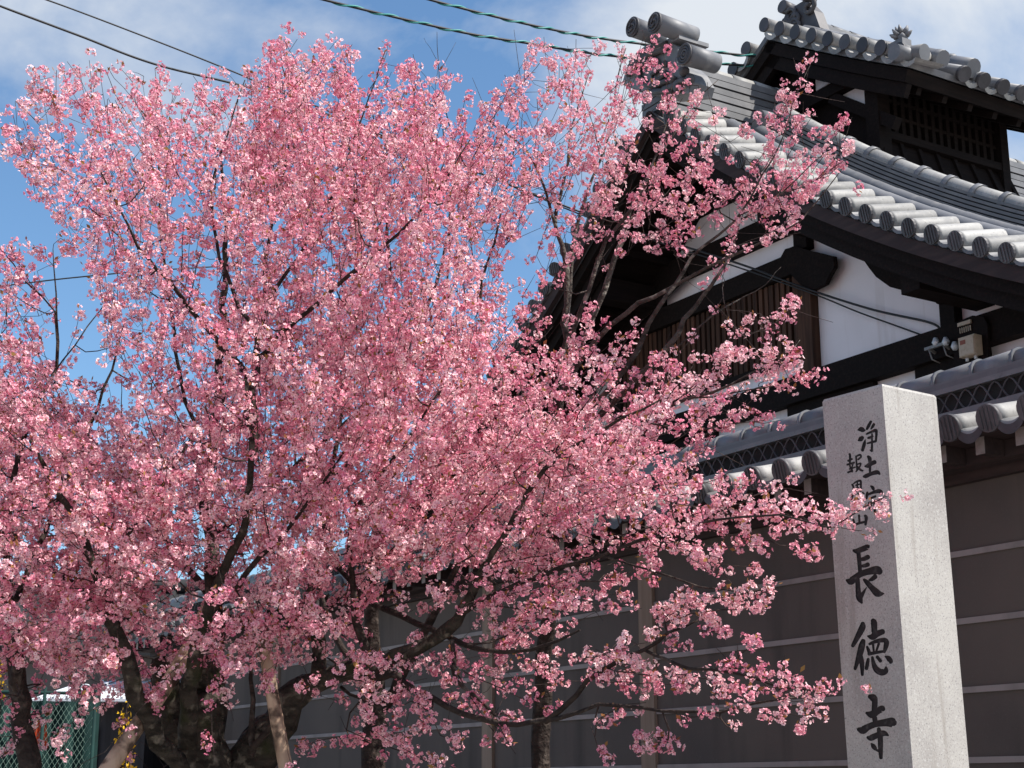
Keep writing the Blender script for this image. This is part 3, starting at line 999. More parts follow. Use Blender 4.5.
GL = {
    'long': (840, 540, 10.97, [[(150, 115, 26), (180, 122, 48), (215, 112, 52), (300, 78, 52), (312, 76, 30)], [(200, 120, 40), (212, 240, 40), (222, 365, 36)],
        [(238, 212, 34), (270, 205, 42), (308, 185, 46)], [(248, 285, 30), (280, 280, 38), (308, 268, 42)],
        [(72, 440, 20), (115, 452, 72), (160, 420, 62), (230, 372, 58), (330, 342, 66), (405, 332, 84), (438, 350, 60)],
        [(192, 430, 42), (200, 560, 50), (215, 640, 60), (240, 690, 20)], [(215, 640, 50), (245, 595, 36), (292, 518, 6)],
        [(322, 442, 20), (350, 430, 38), (388, 400, 46)], [(265, 435, 28), (300, 470, 46), (350, 525, 54), (415, 585, 70), (482, 588, 10)]]),
    'virtue': (845, 612, 10.97, [[(195, 125, 40), (190, 170, 62), (140, 270, 52), (85, 372, 34)], [(200, 315, 44), (185, 370, 62), (160, 470, 58), (110, 625, 28)],
        [(165, 470, 44), (185, 560, 46), (190, 690, 26)], [(305, 92, 44), (318, 120, 60), (322, 215, 54)],
        [(250, 265, 16), (300, 272, 62), (350, 240, 60), (415, 215, 52)], [(242, 380, 22), (258, 420, 32), (272, 462, 30)],
        [(268, 352, 24), (340, 322, 36), (430, 308, 46), (455, 335, 50), (448, 380, 46), (430, 440, 26)], [(262, 460, 34), (340, 445, 30), (432, 430, 24)],
        [(308, 355, 22), (315, 425, 20)], [(372, 345, 24), (345, 425, 20)], [(255, 515, 26), (245, 570, 36), (235, 622, 34)],
        [(300, 495, 24), (315, 570, 42), (345, 630, 58), (400, 662, 62), (445, 645, 56), (450, 605, 20)], [(352, 490, 30), (390, 538, 34)],
        [(442, 488, 16), (475, 505, 46), (500, 540, 46), (498, 556, 28)]]),
    'temple': (850, 690, 10.97, [[(215, 70, 40), (250, 85, 72), (272, 110, 56), (268, 215, 54)], [(180, 252, 24), (240, 268, 74), (300, 235, 60), (350, 205, 62), (368, 212, 40)],
        [(270, 305, 48), (278, 355, 46)], [(92, 430, 36), (140, 440, 76), (200, 405, 62), (280, 375, 60), (380, 358, 70), (460, 355, 92), (485, 362, 60)],
        [(192, 520, 26), (230, 525, 58), (300, 495, 54), (370, 475, 56), (420, 498, 16)], [(315, 425, 36), (332, 520, 50), (335, 640, 46), (340, 745, 34)],
        [(235, 590, 18), (255, 615, 44), (278, 645, 36)], [(285, 655, 20), (320, 672, 24), (352, 685, 18)]]),
    'pure': (840, 415, 15.36, [[(275, 230, 16), (320, 220, 66), (360, 232, 56), (380, 235, 30)], [(285, 390, 26), (315, 372, 66), (345, 345, 50)],
        [(388, 378, 12), (372, 450, 46), (345, 545, 40)], [(476, 100, 34), (440, 165, 42), (412, 218, 30)], [(522, 140, 36), (500, 180, 36), (474, 216, 16)],
        [(408, 292, 24), (480, 260, 32), (545, 235, 42), (560, 270, 36), (552, 400, 28)], [(430, 355, 28), (470, 342, 36), (502, 325, 30)],
        [(418, 436, 22), (480, 420, 30), (550, 402, 32)], [(492, 290, 22), (492, 460, 28), (490, 550, 36)], [(490, 555, 30), (460, 538, 14)]]),
    'earth': (840, 450, 15.36, [[(430, 100, 36), (455, 130, 54), (460, 200, 40), (462, 350, 30)], [(385, 250, 26), (430, 242, 60), (480, 210, 56), (535, 185, 58)],
        [(362, 408, 30), (400, 400, 56), (480, 365, 50), (570, 342, 60), (610, 370, 26)]]),
    'sect': (840, 450, 15.36, [[(472, 552, 20), (500, 575, 44), (515, 605, 36)], [(420, 650, 28), (415, 690, 40), (408, 745, 26)],
        [(415, 692, 26), (500, 655, 38), (590, 632, 56), (635, 648, 50), (650, 668, 18)], [(470, 740, 26), (545, 712, 30)], [(440, 815, 26), (600, 770, 34)],
        [(525, 790, 26), (535, 950, 32)], [(485, 850, 26), (450, 905, 22)], [(590, 862, 18), (642, 912, 36)]]),
    'report': (840, 450, 15.36, [[(148, 62, 32), (155, 100, 30), (152, 200, 24)], [(122, 168, 24), (185, 138, 26)], [(110, 226, 26), (165, 210, 28), (218, 193, 28)],
        [(152, 240, 22), (165, 282, 20)], [(200, 212, 20), (182, 272, 20)], [(148, 292, 24), (232, 264, 22)], [(122, 346, 26), (190, 312, 28)], [(176, 270, 22), (188, 335, 24)],
        [(246, 95, 24), (254, 200, 24), (262, 305, 22)], [(246, 100, 20), (305, 74, 28), (322, 105, 26), (278, 146, 24)],
        [(256, 226, 20), (316, 205, 24), (300, 262, 22), (246, 332, 20)], [(265, 248, 18), (305, 298, 30), (350, 320, 24)]]),
    'grace': (840, 450, 15.36, [[(186, 528, 24), (206, 570, 26), (212, 645, 26)], [(206, 520, 14), (250, 488, 24), (308, 472, 30), (322, 510, 26), (320, 632, 24)],
        [(240, 542, 18), (300, 526, 20)], [(266, 500, 18), (264, 560, 18), (234, 612, 16)], [(266, 566, 16), (300, 602, 20)], [(214, 636, 20), (312, 614, 20)],
        [(194, 696, 26), (172, 764, 28)], [(240, 686, 18), (265, 738, 30), (330, 764, 40), (346, 740, 16)], [(274, 664, 18), (306, 692, 24)], [(348, 650, 20), (366, 672, 26)]]),
    'mountain': (840, 480, 15.36, [[(292, 540, 28), (300, 665, 28)], [(204, 606, 26), (214, 650, 32), (222, 705, 30)], [(214, 692, 30), (300, 662, 34), (392, 642, 28)],
        [(385, 548, 36), (402, 575, 46), (398, 640, 36), (392, 686, 32)]]),
}
CUT = MB()
DEPTH = 0.009
lift = -DEPTH + 0.0008
for key, (ox, oy, sc, strokes) in GL.items():
    b = MB()
    for st in strokes:
        lift += 0.00004
        # densify with a smooth curve through the points
        P = np.array(st, float)
        tt = np.linspace(0, len(P) - 1, (len(P) - 1) * 5 + 1)
        Q = []
        for t in tt:
            i = min(int(t), len(P) - 2); f = t - i
            p0, p1, p2, p3 = P[max(i - 1, 0)], P[i], P[i + 1], P[min(i + 2, len(P) - 1)]
            Q.append(0.5 * ((2 * p1) + (-p0 + p2) * f + (2 * p0 - 5 * p1 + 4 * p2 - p3) * f * f + (-p0 + 3 * p1 - 3 * p2 + p3) * f ** 3))
        Q = np.array(Q)
        T = np.gradient(Q[:, :2], axis=0); T /= np.linalg.norm(T, axis=1)[:, None] + 1e-9
        Nn = np.stack([-T[:, 1], T[:, 0]], 1)
        w_ = np.maximum(Q[:, 2] * 1.14 + 2, 4) / 2
        left = Q[:, :2] + Nn * w_[:, None]; right = Q[:, :2] - Nn * w_[:, None]
        cap1 = [Q[-1, :2] + (Nn[-1] * cos(a) + T[-1] * sin(a) * 0.8) * w_[-1] for a in np.linspace(0, pi, 6)][1:-1]
        cap0 = [Q[0, :2] + (-Nn[0] * cos(a) - T[0] * sin(a) * 0.8) * w_[0] for a in np.linspace(0, pi, 6)][1:-1]
        n_ = len(left)
        ring = list(left) + cap1 + list(right[::-1]) + cap0
        m_ = len(ring)
        dj = 0.0002 * (hash((key, len(st), int(st[0][0]))) % 7) if False else 0.0
        fr = [on_face(ox + p[0] / sc, oy + p[1] / sc, 0.004 + (lift + DEPTH) * 0.3) for p in ring]
        bk = [on_face(ox + p[0] / sc, oy + p[1] / sc, lift - 0.0008) for p in ring]
        q = fr + bk
        fs = [(i, (i + 1) % m_, m_ + (i + 1) % m_, m_ + i) for i in range(m_)]
        nL, nC = n_, len(cap1)
        # ribbon faces front and back, quad by quad, so that the prism stays well formed
        li = list(range(n_)); ri = [n_ + nC + (n_ - 1 - i) for i in range(n_)]
        for i in range(n_ - 1):
            fs.append((li[i], ri[i], ri[i + 1], li[i + 1]))
            fs.append((m_ + li[i], m_ + li[i + 1], m_ + ri[i + 1], m_ + ri[i]))
        e_ = [li[-1]] + list(range(n_, n_ + nC)) + [ri[-1]]
        fs.append(tuple(e_[::-1])); fs.append(tuple(m_ + k for k in e_))
        z_ = [ri[0]] + list(range(2 * n_ + nC, m_)) + [li[0]]
        fs.append(tuple(z_[::-1])); fs.append(tuple(m_ + k for k in z_))
        CUT.add(q, fs)
        pts = [on_face(ox + p[0] / sc, oy + p[1] / sc, lift) for p in list(left) + list(right)]
        b.add(pts, [(i, i + 1, n_ + i + 1, n_ + i) for i in range(n_ - 1)])
        for cap, ia, ib in ((cap1, n_ - 1, 2 * n_ - 1), (cap0, n_, 0)):
            pp = [on_face(ox + p[0] / sc, oy + p[1] / sc, lift) for p in cap]
            b.add([pts[ia]] + pp + [pts[ib]], [tuple(range(len(pp) + 2))])
    b.build('carved_character', M['ink'], pil, pbase)
# cut the strokes into the stone
cut = CUT.build('cutter', M['ink'], None, pbase)
bmc = bmesh.new(); bmc.from_mesh(cut.data); bmesh.ops.recalc_face_normals(bmc, faces=bmc.faces); bmc.to_mesh(cut.data); bmc.free()
cut.location = pbase
md = shaft.modifiers.new('carve', 'BOOLEAN')
md.operation = 'DIFFERENCE'; md.solver = 'EXACT'; md.use_self = True; md.object = cut; md.material_mode = 'TRANSFER'
bpy.context.view_layer.update()
ev = shaft.evaluated_get(bpy.context.evaluated_depsgraph_get())
carved = bpy.data.meshes.new_from_object(ev)
print('carved faces', len(carved.polygons), [m.name for m in carved.materials if m])
shaft.modifiers.clear()
if len(carved.polygons) > 100:
    shaft.data = carved
bpy.data.objects.remove(cut)

# ------------------------------------------------------------------ meter box, insulators, cables
mc_ = SG - 0.125
sA, zA = on_plane(977, 347, mc_)
mb = empty('meter_box', W(mc_, sA, zA - 0.12), AZ, 'beige meter box with red sticker on a dark board under the right gable', 'meter box')
MO = (mc_, sA, zA - 0.12)
b = MB()
pts = [on_plane(x, y, mc_) for x, y in ((955, 330), (963, 321), (975, 316), (986, 317), (990, 325), (991, 365), (957, 372))]
b.prism(pts, mc_ - 0.03, mc_ - 0.002)
b.build('backing_board', M['wood_dark'], mb, MO)
b = MB()
b.box(mc_ - 0.12, mc_ - 0.032, sA - 0.085, sA + 0.085, zA - 0.09, zA + 0.075)
b.box(mc_ - 0.128, mc_ - 0.12, sA - 0.078, sA + 0.078, zA - 0.083, zA + 0.068)
b.build('casing', M['beige'], mb, MO)
b = MB(); b.box(mc_ - 0.131, mc_ - 0.1285, sA + 0.005, sA + 0.06, zA + 0.01, zA + 0.045); b.build('sticker', M['red_label'], mb, MO)
for q in (-0.04, 0.05):
    b = MB(); b.tube([(mc_ - 0.07, sA + q, zA - 0.09), (mc_ - 0.07, sA + q, zA - 0.12)], 0.014, 8); b.build('cable_gland', M['porcelain'], mb, MO)
sB, zB = on_plane(968, 324, mc_)
b = MB()
b.box(mc_ - 0.05, mc_ - 0.032, sB - 0.07, sB + 0.07, zB - 0.015, zB + 0.015)
for k in range(6):
    b.box(mc_ - 0.042, mc_ - 0.033, sB - 0.06 + k * 0.022, sB - 0.052 + k * 0.022, zB - 0.075, zB - 0.03)
b.build('terminal_strip', M['beige'], mb, MO)

sI, zI = on_plane(938, 343, SG - 0.15)
ins = empty('insulator_bracket', W(SG - 0.13, sI, zI - 0.1), AZ, 'small porcelain cable insulators on the beam left of the meter box', 'insulators')
IO = (SG - 0.13, sI, zI - 0.1)
b = MB()
for (x, y) in ((934, 341), (944, 340.5), (953, 345)):
    s, z = on_plane(x, y, SG - 0.22)
    b.tube([(SG - 0.20, s, z - 0.04), (SG - 0.20, s, z - 0.01), (SG - 0.20, s, z), (SG - 0.20, s, z + 0.03)], [0.018, 0.034, 0.030, 0.018], 10)
b.build('insulators', M['porcelain'], ins, IO)
b = MB()
b.beam((SG - 0.20, sI + 0.10, zI - 0.04), (SG - 0.20, sI - 0.16, zI - 0.04), 0.025, 0.025)
for q in (0.06, -0.10):
    b.beam((SG - 0.20, sI + q, zI - 0.04), (SG - 0.124, sI + q, zI - 0.07), 0.02, 0.02)
    b.tube([(SG - 0.20, sI + q, zI - 0.05), (SG - 0.19, sI + q - 0.02, zI - 0.14), (SG - 0.13, sI + q - 0.05, zI - 0.17)], 0.007, 6)
b.build('steel_arm', M['metal'], ins, IO)


def cable(name, pts, r, m, label, wrap=None):
    P = np.array([at(x, y, D) for x, y, D in pts])
    out = []
    for i in range(len(P) - 1):
        p0, p1, p2, p3 = P[max(i - 1, 0)], P[i], P[i + 1], P[min(i + 2, len(P) - 1)]
        for f in np.linspace(0, 1, 12, endpoint=False):
            out.append(0.5 * ((2 * p1) + (-p0 + p2) * f + (2 * p0 - 5 * p1 + 4 * p2 - p3) * f * f + (-p0 + 3 * p1 - 3 * p2 + p3) * f ** 3))
    out.append(P[-1])
    root = empty(name, tuple(P[-1]), 0, label, 'cable')
    b = MB(); b.tube(out, r, 6); b.build('core', m, root, P[-1])
    if wrap:                                        # teal tape wound round the cable
        O = np.array(out)
        L = np.concatenate([[0], np.cumsum(np.linalg.norm(np.diff(O, axis=0), axis=1))])
        tt = np.arange(0, L[-1], 0.02)
        ctr = np.stack([np.interp(tt, L, O[:, k]) for k in range(3)], 1)
        hel = []
        dd = np.gradient(ctr, axis=0); dd /= np.linalg.norm(dd, axis=1)[:, None]
        for q, (p, d) in enumerate(zip(ctr, dd)):
            a = np.cross(d, [0, 0, 1]); a /= np.linalg.norm(a); e = np.cross(a, d)
            th = tt[q] * 2 * pi / 0.36
            hel.append(p + (a * cos(th) + e * sin(th)) * r * 1.05)
        b = MB(); b.tube(hel, r * 0.80, 5); b.build('spiral_wrap', wrap, root, P[-1])
    return root


cable('overhead_cable', [(240, -24, 13.2), (325, 0, 13.4), (456, 31, 13.9), (530, 43.5, 14.3), (589, 53, 14.7), (640, 58.6, 15.1), (694, 62.5, 15.4), (760, 65.6, 15.7), (818, 64, 15.8)],
      0.0125, M['black_cable'], 'lower teal wrapped cable running to the roof turret', M['teal'])
cable('overhead_cable', [(350, -24, 13.2), (431, 0, 13.5), (520, 22.5, 14.0), (589, 36.5, 14.6), (647, 44.5, 15.0), (700, 50.5, 15.3), (760, 56.3, 15.6), (824, 57, 15.8)],
      0.0125, M['black_cable'], 'upper teal wrapped cable running to the roof turret', M['teal'])
dW = lambda x, c: c / (sin(AZ) * 1 * (1612 / hypot(1612, x - 512)) + cos(AZ) * ((x - 512) / hypot(1612, x - 512)))
cable('overhead_cable', [(-60, -18, 13.0), (0, 6, 13.1), (80, 36, 13.3), (156, 64.5, 13.5), (270, 94, 13.8), (420, 150, 14.0), (600, 219, dW(600, 9.2) - 0.8), (734, 262, dW(734, 9.3)),
                         (780, 279, dW(780, 9.4)), (817.5, 292.5, dW(817, 9.5)), (874, 310, dW(874, 9.56)), (931, 323, dW(931, 9.58)), (941, 333, dW(941, 9.6))],
      0.0105, M['black_cable'], 'thicker black cable crossing the left sky toward the gable')
cable('overhead_cable', [(-20, -20, 13.3), (47, 0, 13.4), (156, 41, 13.7), (234, 72, 13.9), (281, 92, 14.0), (430, 152, 14.2), (600, 222, dW(600, 9.2) - 0.8), (734, 266, dW(734, 9.3)),
                         (780, 282, dW(780, 9.4)), (819, 296, dW(819, 9.5)), (858, 312, dW(858, 9.55)), (894, 325, dW(894, 9.58)), (930, 338, dW(930, 9.6))],
      0.0075, M['black_cable'], 'thinner black cable above the thicker one in the left sky')
cable('overhead_cable', [(-60, 291, 17), (1, 286, 17), (70, 278, 17), (160, 270, 17), (300, 262, 17.5)], 0.008, M['black_cable'], 'thin faint cable low behind the left blossoms')
tins = empty('insulator_cluster', tuple(at(826, 64, 15.9)), AZ, 'cluster of cable clamps hanging at the turret corner', 'insulators')
p_ = at(826, 64, 15.9)
b = MB()
for k in range(7):
    o_ = np.array([rr_.uniform(-0.10, 0.10), rr_.uniform(-0.05, 0.05), rr_.uniform(-0.10, 0.10)])
    b.tube([p_ + o_, p_ + o_ + np.array([0.03, 0, 0.05])], [0.028, 0.02], 8)
b.build('clamps', mat('brown_clamps', (0.18, 0.13, 0.10), 0.6), tins, p_)
b = MB()
for k in range(5):
    a0 = k * 1.3
    b.tube([p_ + np.array([0.13 * cos(a0 + t) * (0.6 + 0.1 * k), 0, 0.14 * sin(a0 + t)]) for t in np.linspace(0, 3.0, 9)], 0.009, 5)
b.tube([p_ + np.array([0, 0, 0.1]), p_ + np.array([0.02, 0, 0.2]), p_ + np.array([-0.05, 0, 0.24])], 0.012, 5)
b.build('teal_loops', M['teal'], tins, p_)
b = MB()
b.tube([p_ + np.array([-0.1, 0, 0]), p_ + np.array([0.1, 0.1, -0.16]), p_ + np.array([0.22, 0.2, -0.28])], 0.012, 5)
b.tube([p_ + np.array([0, 0, 0.05]), p_ + np.array([0.2, 0.1, -0.05]), p_ + np.array([0.26, 0.2, -0.2])], 0.012, 5)
b.build('leads', M['black_cable'], tins, p_)

#@@TREES
# ------------------------------------------------------------------ cherry trees
# limbs: (x, y, horizontal distance) along each sight line, radius in metres
TREES = {
 'A': dict(base=(212, 9.0), label='big old cherry tree with two mossy trunks and a dense pink crown, left of centre', mat='bark_moss', limbs=[
    ([(208, 792, 9.0), (203, 740, 9.0), (200, 690, 8.95)], [0.165, 0.15, 0.125]),
    ([(200, 690, 8.95), (214, 610, 9.1), (207, 500, 9.25), (214, 440, 9.25), (222, 345, 9.3), (226, 250, 9.3), (220, 150, 9.2)], [0.115, 0.062, 0.052, 0.047, 0.04, 0.025, 0.010]),
    ([(184, 775, 8.7), (158, 738, 8.5), (138, 697, 8.3), (125, 655, 8.2), (106, 597, 8.1), (86, 544, 8.0), (60, 496, 7.9), (30, 440, 7.8)], [0.05, 0.05, 0.045, 0.042, 0.037, 0.032, 0.026, 0.012]),
    ([(188, 745, 8.7), (193, 669, 8.4), (209, 620, 8.3), (221, 580, 8.2), (241, 532, 8.1), (247, 505, 8.0), (252, 440, 7.9), (246, 380, 7.9)], [0.055, 0.045, 0.041, 0.038, 0.034, 0.030, 0.023, 0.012]),
    ([(236, 590, 8.2), (258, 558, 8.1), (282, 538, 8.0), (310, 500, 7.9), (345, 450, 7.8)], [0.024, 0.022, 0.018, 0.014, 0.008]),
    ([(112, 570, 8.1), (132, 528, 8.0), (165, 482, 7.9), (190, 440, 7.8)], [0.022, 0.020, 0.015, 0.008]),
    ([(255, 460, 8.3), (250, 385, 8.4), (225, 348, 8.4), (192, 309, 8.4), (168, 280, 8.3), (146, 258, 8.3), (128, 226, 8.2), (100, 170, 8.2)], [0.036, 0.030, 0.026, 0.022, 0.018, 0.015, 0.011, 0.006]),
    ([(252, 400, 8.4), (258, 340, 8.6), (232, 290, 8.7), (211, 207, 8.8), (223, 150, 8.8), (245, 80, 8.8)], [0.024, 0.022, 0.018, 0.014, 0.010, 0.005]),
    ([(240, 430, 8.7), (262, 330, 8.9), (268, 240, 9.0), (289, 150, 9.0), (293, 112, 9.0), (280, 50, 8.9)], [0.030, 0.024, 0.018, 0.013, 0.009, 0.004]),
    ([(268, 300, 8.9), (320, 220, 8.9), (350, 150, 8.8), (385, 52, 8.8)], [0.020, 0.015, 0.010, 0.004]),
    ([(256, 360, 8.6), (320, 300, 8.3), (380, 250, 8.1), (430, 200, 8.0), (470, 140, 8.0)], [0.026, 0.021, 0.016, 0.011, 0.005]),
    ([(214, 455, 9.2), (185, 400, 9.4), (170, 300, 9.6), (160, 219, 9.6), (157, 110, 9.6)], [0.024, 0.020, 0.015, 0.011, 0.005]),
    ([(120, 640, 8.4), (80, 590, 8.6), (40, 560, 8.8), (0, 520, 9.0), (-50, 480, 9.2)], [0.028, 0.024, 0.020, 0.015, 0.008]),
    ([(212, 600, 9.3), (150, 520, 9.8), (90, 440, 10.0), (40, 380, 10.1), (-10, 330, 10.2)], [0.032, 0.026, 0.020, 0.014, 0.007]),
    ([(210, 540, 9.4), (290, 470, 9.9), (360, 410, 10.1), (420, 350, 10.1), (450, 260, 10.0), (440, 95, 9.8)], [0.034, 0.028, 0.022, 0.016, 0.010, 0.005]),
    # the leaning second trunk and its long limbs to the right
    ([(232, 800, 9.1), (262, 745, 9.0), (285, 720, 8.95), (296, 694, 8.9), (306, 682, 8.85)], [0.16, 0.125, 0.100, 0.085, 0.065]),
    ([(302, 686, 8.85), (326, 679, 8.7), (361, 672, 8.5), (372, 663, 8.45), (396, 655, 8.35), (432, 638, 8.2), (456, 620, 8.05), (470, 598, 7.95), (482, 572, 7.85), (500, 545, 7.75), (517, 512, 7.7), (545, 470, 7.6), (600, 430, 7.5), (660, 400, 7.4)],
      [0.062, 0.056, 0.049, 0.045, 0.041, 0.038, 0.035, 0.032, 0.029, 0.026, 0.023, 0.018, 0.013, 0.007]),
    ([(318, 680, 8.75), (319, 641, 8.8), (312, 600, 8.85), (318, 540, 8.9), (330, 470, 8.9), (350, 380, 8.9)], [0.045, 0.042, 0.037, 0.03, 0.022, 0.012]),
    ([(370, 664, 8.45), (360, 638, 8.4), (354, 600, 8.35), (350, 552, 8.3), (353, 512, 8.2), (362, 500, 8.1), (400, 450, 7.9), (440, 390, 7.8)], [0.030, 0.027, 0.025, 0.023, 0.021, 0.019, 0.014, 0.008]),
    ([(366, 672, 8.45), (383, 678, 8.35), (398, 674, 8.25), (415, 690, 8.1), (448, 708, 7.95), (480, 720, 7.8), (520, 726, 7.65), (560, 718, 7.5), (600, 706, 7.35), (662, 711, 7.15), (719, 711, 7.0), (760, 702, 6.9), (800, 697, 6.8)],
      [0.026, 0.022, 0.020, 0.018, 0.016, 0.014, 0.0125, 0.011, 0.009, 0.0075, 0.006, 0.005, 0.004]),
    ([(545, 722, 7.55), (575, 695, 7.4), (600, 671, 7.3), (645, 650, 7.15), (668, 634, 7.05), (698, 620, 7.0)], [0.014, 0.013, 0.012, 0.010, 0.008, 0.005]),
    ([(645, 650, 7.15), (665, 659, 7.05), (689, 668, 6.95), (745, 675, 6.75), (778, 686, 6.65), (830, 693, 6.55)], [0.009, 0.008, 0.0075, 0.006, 0.005, 0.003]),
    ([(330, 560, 9.0), (372, 603, 8.7), (400, 615, 8.5), (432, 628, 8.3), (480, 649, 8.0), (530, 650, 7.8), (580, 630, 7.6)], [0.02, 0.022, 0.022, 0.020, 0.015, 0.010, 0.006]),
    ([(452, 640, 8.1), (455, 660, 8.05), (458, 680, 7.95), (480, 702, 7.85), (495, 715, 7.8)], [0.013, 0.013, 0.012, 0.010, 0.006]),
    ([(430, 640, 8.2), (480, 600, 7.9), (540, 575, 7.6), (600, 555, 7.3), (660, 535, 7.05), (720, 520, 6.8), (780, 516, 6.55), (828, 527, 6.35), (858, 511, 6.22), (884, 497, 6.12)],
      [0.022, 0.02, 0.017, 0.014, 0.012, 0.0095, 0.007, 0.005, 0.0042, 0.003]),
    ([(600, 555, 7.3), (650, 570, 7.15), (700, 585, 7.0), (740, 592, 6.9)], [0.009, 0.008, 0.006, 0.004]),
    ([(341, 687, 8.7), (362, 700, 8.6), (378, 712, 8.5), (388, 726, 8.45)], [0.010, 0.0085, 0.006, 0.003]),
    ([(250, 756, 8.8), (250, 738, 8.8), (254, 700, 8.8), (252, 660, 8.8)], [0.022, 0.018, 0.014, 0.01]),
    ([(250, 752, 8.8), (262, 738, 8.75), (269, 727, 8.7), (272, 700, 8.7)], [0.020, 0.018, 0.014, 0.008]),
    ([(450, 128, 9.7), (440, 85, 9.7), (437, 32, 9.7)], [0.006, 0.0045, 0.0025]),
    ([(440, 100, 9.7), (425, 75, 9.7), (412, 62, 9.7)], [0.003, 0.0025, 0.0015]),
    ([(439, 70, 9.7), (447, 60, 9.7), (456, 42, 9.7)], [0.003, 0.0025, 0.0015]),
    ([(438, 62, 9.7), (430, 48, 9.7), (424, 38, 9.7)], [0.003, 0.002, 0.0015])]),
 'B': dict(base=(540, 10.2), label='multi stemmed cherry tree rising before the temple gable with grey bare stems', mat='bark', limbs=[
    ([(540, 795, 10.2), (541, 740, 10.2), (545, 640, 10.0), (552, 520, 9.6), (557, 430, 9.3), (559, 382, 9.2)], [0.066, 0.061, 0.058, 0.056, 0.053, 0.05]),
    ([(559, 382, 9.2), (565, 340, 9.2), (567, 266, 9.2), (557, 232, 9.2), (557, 211, 9.2), (568, 162, 9.2), (571, 130, 9.2), (590, 70, 9.2)], [0.042, 0.036, 0.028, 0.021, 0.018, 0.013, 0.010, 0.004]),
    ([(557, 232, 9.2), (546, 190, 9.1), (533, 160, 9.1), (517, 141, 9.0), (492, 124, 9.0)], [0.016, 0.013, 0.011, 0.009, 0.005]),
    ([(565, 330, 9.2), (569, 290, 9.3), (575, 235, 9.3), (592, 178, 9.3), (611, 131, 9.3), (618, 75, 9.3), (626, 48, 9.3)], [0.026, 0.022, 0.018, 0.014, 0.010, 0.007, 0.004]),
    ([(562, 375, 9.2), (574, 330, 9.0), (590, 290, 8.9), (605, 240, 8.9), (640, 200, 8.8), (664, 150, 8.7), (692, 105, 8.7), (718, 80, 8.7)], [0.028, 0.025, 0.022, 0.019, 0.015, 0.011, 0.007, 0.003]),
    ([(563, 385, 9.2), (577, 355, 9.1), (603, 289, 9.0), (622, 237, 9.0), (632, 212, 9.0), (646, 180, 9.0), (668, 120, 9.0)], [0.036, 0.034, 0.030, 0.026, 0.020, 0.012, 0.005]),
    ([(565, 390, 9.15), (583, 355, 9.0), (612, 325, 8.8), (640, 303, 8.7), (668, 289, 8.6), (706, 268, 8.5), (755, 246, 8.3), (800, 220, 8.2), (845, 165, 8.1)], [0.030, 0.027, 0.024, 0.022, 0.018, 0.014, 0.010, 0.007, 0.003]),
    ([(575, 420, 9.0), (605, 395, 8.7), (625, 369, 8.6), (649, 325, 8.5), (664, 300, 8.4), (682, 272, 8.4), (702, 246, 8.3), (735, 222, 8.2), (762, 175, 8.1), (778, 150, 8.1), (790, 116, 8.1), (797, 93, 8.1), (811, 63, 8.1)],
      [0.030, 0.027, 0.024, 0.021, 0.019, 0.016, 0.013, 0.010, 0.008, 0.006, 0.005, 0.004, 0.0025]),
    ([(600, 415, 8.8), (640, 375, 8.5), (665, 350, 8.4), (685, 320, 8.35), (702, 297, 8.3), (721, 272, 8.2), (727, 258, 8.2)], [0.030, 0.028, 0.025, 0.022, 0.018, 0.013, 0.008]),
    ([(668, 350, 8.4), (680, 345, 8.4), (696, 330, 8.3), (726, 307, 8.2), (745, 296, 8.2), (765, 285, 8.1), (776, 272, 8.1), (781, 267, 8.1)], [0.011, 0.0095, 0.008, 0.0065, 0.005, 0.004, 0.003, 0.002]),
    ([(726, 307, 8.2), (722, 295, 8.2), (724, 280, 8.2), (721, 272, 8.2)], [0.004, 0.004, 0.003, 0.003]),
    ([(735, 222, 8.2), (780, 195, 8.1), (812, 163, 8.0), (826, 150, 8.0), (840, 130, 8.0)], [0.008, 0.006, 0.0045, 0.0035, 0.002]),
    ([(780, 195, 8.1), (815, 180, 8.0), (840, 163, 8.0), (858, 152, 8.0)], [0.005, 0.004, 0.003, 0.002]),
    ([(590, 440, 8.9), (640, 420, 8.4), (690, 398, 8.0), (732, 385, 7.8), (755, 371, 7.7), (783, 360, 7.6), (800, 340, 7.6)], [0.020, 0.018, 0.014, 0.009, 0.006, 0.004, 0.002]),
    ([(690, 398, 8.0), (740, 392, 7.8), (780, 384, 7.7), (812, 374, 7.6)], [0.008, 0.006, 0.004, 0.0025]),
    ([(640, 420, 8.4), (690, 430, 8.0), (725, 424, 7.8), (770, 420, 7.7)], [0.010, 0.008, 0.005, 0.003]),
    ([(552, 500, 9.5), (520, 440, 9.6), (500, 380, 9.7), (480, 300, 9.7), (500, 220, 9.6), (520, 110, 9.5)], [0.03, 0.026, 0.022, 0.016, 0.011, 0.004])]),
 'C': dict(base=(372, 10.4), label='slender dark cherry tree standing upright against the brown wall behind the long limb', mat='bark', limbs=[
    ([(370, 795, 10.4), (372, 745, 10.4), (375, 705, 10.4), (373, 682, 10.4), (372, 600, 10.3), (378, 500, 10.2), (388, 400, 10.1), (392, 300, 10.1), (385, 200, 10.0), (372, 110, 10.0)], [0.088, 0.080, 0.072, 0.062, 0.052, 0.042, 0.032, 0.022, 0.012, 0.005]),
    ([(376, 715, 10.4), (388, 701, 10.4), (400, 680, 10.3), (415, 652, 10.2), (440, 600, 10.0), (470, 540, 9.8), (500, 470, 9.7), (520, 380, 9.6)], [0.045, 0.042, 0.038, 0.033, 0.027, 0.02, 0.013, 0.007]),
    ([(373, 690, 10.4), (345, 650, 10.5), (320, 590, 10.6), (300, 500, 10.7), (290, 400, 10.7)], [0.03, 0.025, 0.02, 0.014, 0.007]),
